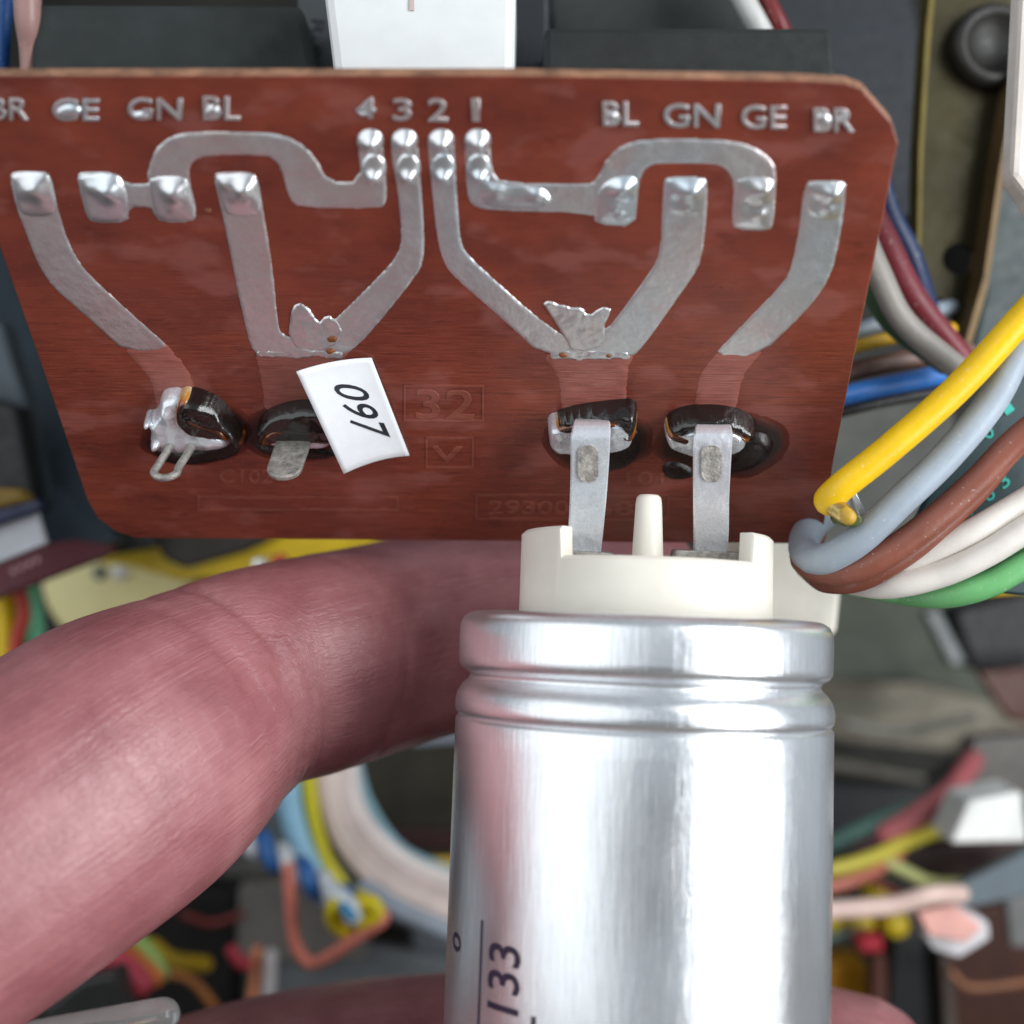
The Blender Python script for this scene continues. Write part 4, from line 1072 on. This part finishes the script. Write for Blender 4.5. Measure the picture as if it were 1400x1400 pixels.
b = lathe('disc_body', dens([(0, 0.25), (0.97, 0.25), (1.09, 0.18), (1.14, 0.06), (1.14, -0.3), (0.0, -0.3)]), solid((240, 230, 168), 0.5, 0, 0.06), cd, 48)
b.matrix_basis = Matrix.Rotation(math.radians(90), 4, 'X')
b = lathe('white_stud', dens([(0, 0.42), (0.08, 0.40), (0.12, 0.33), (0.12, 0.2)]), solid((238, 240, 240), 0.3), cd, 24)
b.matrix_basis = Matrix.Translation((0.13, 0, 0.07)) @ Matrix.Rotation(math.radians(90), 4, 'X')
b = lathe('grey_stud', dens([(0, 0.32), (0.10, 0.31), (0.14, 0.2)]), solid((170, 178, 160), 0.5), cd, 24)
b.matrix_basis = Matrix.Translation((-0.18, 0, 0.07)) @ Matrix.Rotation(math.radians(90), 4, 'X')
piece('chrome_stud', [(342, 764), (362, 762), (364, 780), (344, 782)], 14.8, 0.3, (240, 242, 236), 'small bright stud just above the forefinger', 'stud', 0.25, 0.5, 2)
piece('red_stud', [(368, 760), (388, 756), (390, 774), (370, 776)], 14.9, 0.3, (190, 70, 50), 'small red stud right of the bright stud', 'stud', 0.4, 0, 2)
G5 = 'upright wires at the left edge above the forefinger'
wire([(0, 790, 14.9), (8, 850, 14.9), (12, 960, 14.9)], 15, (240, 206, 10), 'bright yellow upright wire at the left edge', G5)
wire([(26, 800, 14.8), (32, 840, 14.8), (22, 880, 14.8), (20, 950, 14.8)], 9, (196, 60, 48), 'red wire between yellow and green wires at the left edge', G5)
wire([(38, 790, 15.0), (46, 850, 15.0), (50, 950, 15.0)], 14, (110, 196, 150), 'mint green upright wire beside the red one at the left edge', G5)
piece('black_gap_shade', [(40, 800), (110, 780), (200, 860), (200, 950), (40, 950)], 18.0, 0.4, (20, 18, 16), 'black sheet painted as the shaded gap behind the mint green wire', 'cover', 0.6, 0, 0)  # black sheet stands in for a gap that is only in shade

# lower left
piece('dark_olive_sheet', [(400, 980), (700, 980), (700, 1175), (520, 1172), (440, 1100)], 20.0, 0.4, (72, 68, 54), 'dark olive panel under the forefinger left of the capacitor', 'panel', 0.5, 0.2, 0, var=0.25)
piece('pale_ledge', [(556, 1000), (700, 985), (700, 1014), (560, 1022)], 15.0, 0.3, (166, 176, 190), 'pale bluish ledge between forefinger and capacitor', 'ledge', 0.4)
piece('maroon_bar', [(440, 1132), (700, 1140), (700, 1166), (450, 1152)], 18.8, 0.3, (74, 36, 34), 'maroon bar along the bottom of the dark olive panel', 'metal bar', 0.5)
wire([(530, 1180, 18), (580, 1184, 18), (660, 1192, 18)], 8, (170, 150, 60), 'dull yellow wire behind the white bundle', 'wires left of the capacitor')
G6 = 'bundle of curved wires left of the capacitor'
wire([(392, 1040, 16), (398, 1110, 16), (418, 1170, 16), (448, 1222, 16)], 17, (156, 206, 234), 'light blue wire on the left side of the curved bundle', G6)
wire([(420, 1040, 16), (428, 1110, 16), (444, 1170, 16), (468, 1210, 16)], 9, (220, 208, 30), 'yellow wire beside the light blue wire of the curved bundle', G6)
for k, (lab, c) in enumerate((('inner pinkish white strand next to the yellow wire of the bundle', (224, 204, 196)), ('second pinkish white strand of the curved bundle', (232, 214, 206)), ('third pinkish white strand of the curved bundle', (218, 198, 192)), ('outer pinkish white strand of the curved bundle', (230, 218, 212)))):
    wire([(438 + k * 13, 1036, 16.1 + 0.05 * k), (448 + k * 13, 1100, 16.1), (478 + k * 13, 1165 - k * 6, 16.1), (545 + k * 9, 1226 - k * 13, 16.2), (680, 1284 - k * 19, 16.3)], 12.5, c, lab, G6)
wire([(486, 1036, 16.4), (500, 1090, 16.4), (536, 1148, 16.4), (580, 1178, 16.5), (680, 1214, 16.6)], 7, (150, 196, 210), 'thin pale blue wire on the outer side of the curved bundle', G6)
wire([(500, 1215, 16.0), (560, 1250, 16.0), (680, 1300, 16.1)], 14, (150, 160, 172), 'grey wire below the curved bundle', G6)
tw = empty('twisted_pair', P(390, 1190, 15.5), label='twisted blue and white wire pair right of the forefinger', cat='wire')
A, Bp = np.array(P(300, 1118, 15.5)), np.array(P(470, 1232, 15.3))
dr = (Bp - A) / np.linalg.norm(Bp - A); s1 = np.cross(dr, (0, 1, 0)); s1 /= np.linalg.norm(s1); s2 = np.cross(dr, s1)
for ph, c, nm in ((0, (50, 108, 176), 'blue_strand'), (math.pi, (222, 226, 228), 'white_strand')):
    pts = [A + (Bp - A) * t + 0.115 * (math.cos(t * 19 + ph) * s1 + math.sin(t * 19 + ph) * s2) for t in np.linspace(0, 1, 22)]
    tube(nm, pts, 0.11, pvc(nm + '_insulation', c), tw, 12, 3, True)
lp = empty('yellow_wire_loop', P(482, 1248, 15), label='curled yellow wire knot with pale blue core end', cat='wire')
pts = [P(482 + 26 * math.cos(a), 1250 + 22 * math.sin(a), 15.0 + 0.06 * k) for k, a in enumerate(np.linspace(3.6, -2.0, 12))]
tube('yellow_curl', pts, 0.13, pvc('yellow_curl_insulation', (230, 208, 24)), lp, 12, 4, True)
tube('white_end', [P(456, 1220, 15.1), P(476, 1238, 15.0), P(482, 1252, 15.0)], 0.135, pvc('white_end_insulation', (224, 232, 236)), lp, 12, 4, True)
tube('blue_core', [P(470, 1240, 14.9), P(480, 1252, 14.85)], 0.068, pvc('blue_core_insulation', (60, 150, 200)), lp, 10, 4, True)
tube('yellow_tail', [P(494, 1262, 15.1), P(516, 1252, 15.1), P(508, 1234, 15.1), P(488, 1236, 15.1)], 0.112, pvc('yellow_curl_insulation', (230, 208, 24)), lp, 12, 4, True)
wire([(394, 1186, 15.3), (398, 1240, 15.3), (404, 1290, 15.3), (424, 1316, 15.3), (452, 1306, 15.2), (490, 1280, 15.1), (524, 1256, 15.1), (510, 1236, 15.2)], 9, (222, 130, 112), 'pink orange wire bent in a V below the twisted pair', 'wires left of the capacitor')
piece('beige_box', [(326, 1212), (420, 1200), (500, 1216), (500, 1314), (322, 1316)], 17.0, 0.8, (150, 144, 138), 'grey beige box behind the V shaped pink wire', 'box', 0.5)
piece('black_box', [(190, 1216), (324, 1218), (320, 1420), (150, 1420)], 17.6, 0.8, (22, 18, 16), 'black box right of the forefinger knuckle', 'box', 0.6, 0, 0)
piece('grey_plate', [(280, 1180), (420, 1170), (640, 1240), (640, 1290), (330, 1216)], 18.2, 0.3, (130, 128, 122), 'dull grey plate behind the twisted pair', 'plate', 0.5)
piece('pale_blue_plate', [(290, 1120), (390, 1096), (410, 1160), (340, 1176)], 17.0, 0.3, (150, 166, 172), 'pale blue grey plate where forefinger meets the curved bundle', 'plate', 0.4)
piece('grey_bracket', [(560, 1250), (700, 1262), (700, 1330), (566, 1316)], 17.4, 0.3, (140, 146, 152), 'pale grey bracket left of the capacitor bottom', 'bracket', 0.4, 0.3, 0)
piece('dark_gap_shade', [(470, 1262), (562, 1256), (564, 1316), (470, 1322)], 18.4, 0.3, (44, 38, 34), 'dark sheet painted as the shaded gap between beige box and pale grey bracket', 'cover', 0.6, 0, 0)  # shade of the gap painted as a dark sheet
piece('light_plate', [(360, 1320), (480, 1290), (640, 1318), (640, 1370), (340, 1400)], 17.2, 0.3, (160, 166, 170), 'light grey plate just above the middle finger', 'plate', 0.4, 0.3, 0)
wire([(352, 1304, 16.6), (352, 1340, 16.6), (340, 1410, 16.6)], 11, (230, 150, 110), 'short orange pink wire below the beige box', 'wires left of the capacitor')
wire([(370, 1306, 16.5), (368, 1340, 16.5), (362, 1410, 16.5)], 9, (206, 200, 200), 'short whitish wire beside the orange pink wire', 'wires left of the capacitor')
wire([(318, 1300, 16.4), (328, 1314, 16.4), (336, 1318, 16.4)], 9, (196, 60, 76), 'tiny crimson wire end at the beige box corner', 'wires left of the capacitor')
G7 = 'blurred wires under the forefinger knuckle'
wire([(140, 1300, 15.6), (168, 1322, 15.6), (190, 1344, 15.6)], 19, (232, 84, 104), 'coral red wire stub under the forefinger knuckle', G7)
wire([(170, 1300, 15.8), (192, 1318, 15.8), (212, 1336, 15.8)], 13, (240, 138, 66), 'orange wire stub beside the coral red stub', G7)
wire([(185, 1280, 15.9), (206, 1306, 15.9), (220, 1330, 15.9)], 11, (176, 214, 120), 'lime green wire stub beside the orange stub', G7)
wire([(208, 1292, 16.2), (236, 1312, 16.2), (280, 1318, 16.4)], 11, (196, 160, 20), 'mustard wire running right from the lime green stub', G7)
G8 = 'thin stray wires low in the chassis'
for pts, r, c, lab in (
    ([(540, 1168, 17.5), (580, 1178, 17.5), (640, 1176, 17.6)], 5, (210, 170, 40), 'thin ochre stray wire behind the outer side of the white bundle'),
    ([(520, 1180, 17.2), (580, 1196, 17.2), (650, 1200, 17.3)], 4, (120, 150, 170), 'thin grey blue stray wire behind the outer side of the white bundle'),
    ([(226, 1330, 16.8), (262, 1340, 16.8), (300, 1384, 16.9)], 6, (190, 120, 60), 'thin tan stray wire curling across the black box'),
    ([(250, 1250, 17.0), (290, 1262, 17.0), (330, 1250, 17.0)], 5, (120, 40, 36), 'thin dark red stray wire across the top of the black box'),
    ([(1040, 1172, 17.2), (1120, 1160, 17.2), (1200, 1150, 17.3), (1260, 1128, 17.4)], 5, (150, 90, 110), 'thin mauve stray wire over the yellow wire right of the capacitor'),
    ([(1040, 1206, 16.6), (1120, 1204, 16.6), (1190, 1190, 16.6), (1290, 1140, 16.8)], 5, (200, 200, 150), 'thin cream stray wire between the yellow and salmon wires'),
    ([(1180, 1196, 16.4), (1230, 1222, 16.4), (1290, 1236, 16.5)], 5, (160, 60, 60), 'thin red stray wire under the pale yellow green wire'),
    ([(1040, 1290, 16.9), (1120, 1284, 16.9), (1180, 1272, 16.9)], 6, (120, 140, 132), 'thin grey green stray wire under the yellow round components'),
    ([(1300, 1330, 16.6), (1330, 1350, 16.6), (1420, 1340, 16.7)], 6, (140, 90, 60), 'thin brown stray wire crossing the plain brown board'),
    ([(1160, 990, 18.6), (1230, 1000, 18.6), (1330, 980, 18.6)], 6, (150, 150, 140), 'thin pale stray wire along the brownish steel rail')):
    wire(pts, r, c, lab, G8)
piece('dark_grey_case', [(60, 1380), (110, 1340), (160, 1330), (180, 1420), (60, 1440)], 15.2, 0.5, (104, 106, 104), 'grey case under the coral red stub', 'case', 0.4, 0.3)

def glass_mat():
    m, nt, bs = new_mat('clear_plastic')
    bs.inputs['Base Color'].default_value = (0.93, 0.95, 0.92, 1)
    bs.inputs['Transmission Weight'].default_value = 0.75
    bs.inputs['Roughness'].default_value = 0.10
    bs.inputs['IOR'].default_value = 1.45
    bump(nt, bs, noise_tex(nt, coords(nt), 6, 3), 0.3, 0.03)
    return m
tag(tube('clear_tube', [P(20, 1424, 11.0), P(120, 1406, 11.0), P(222, 1388, 11.0)], 0.155, glass_mat(), None, 20, 6), 'clear plastic tube with rounded end at the bottom left', 'tube')
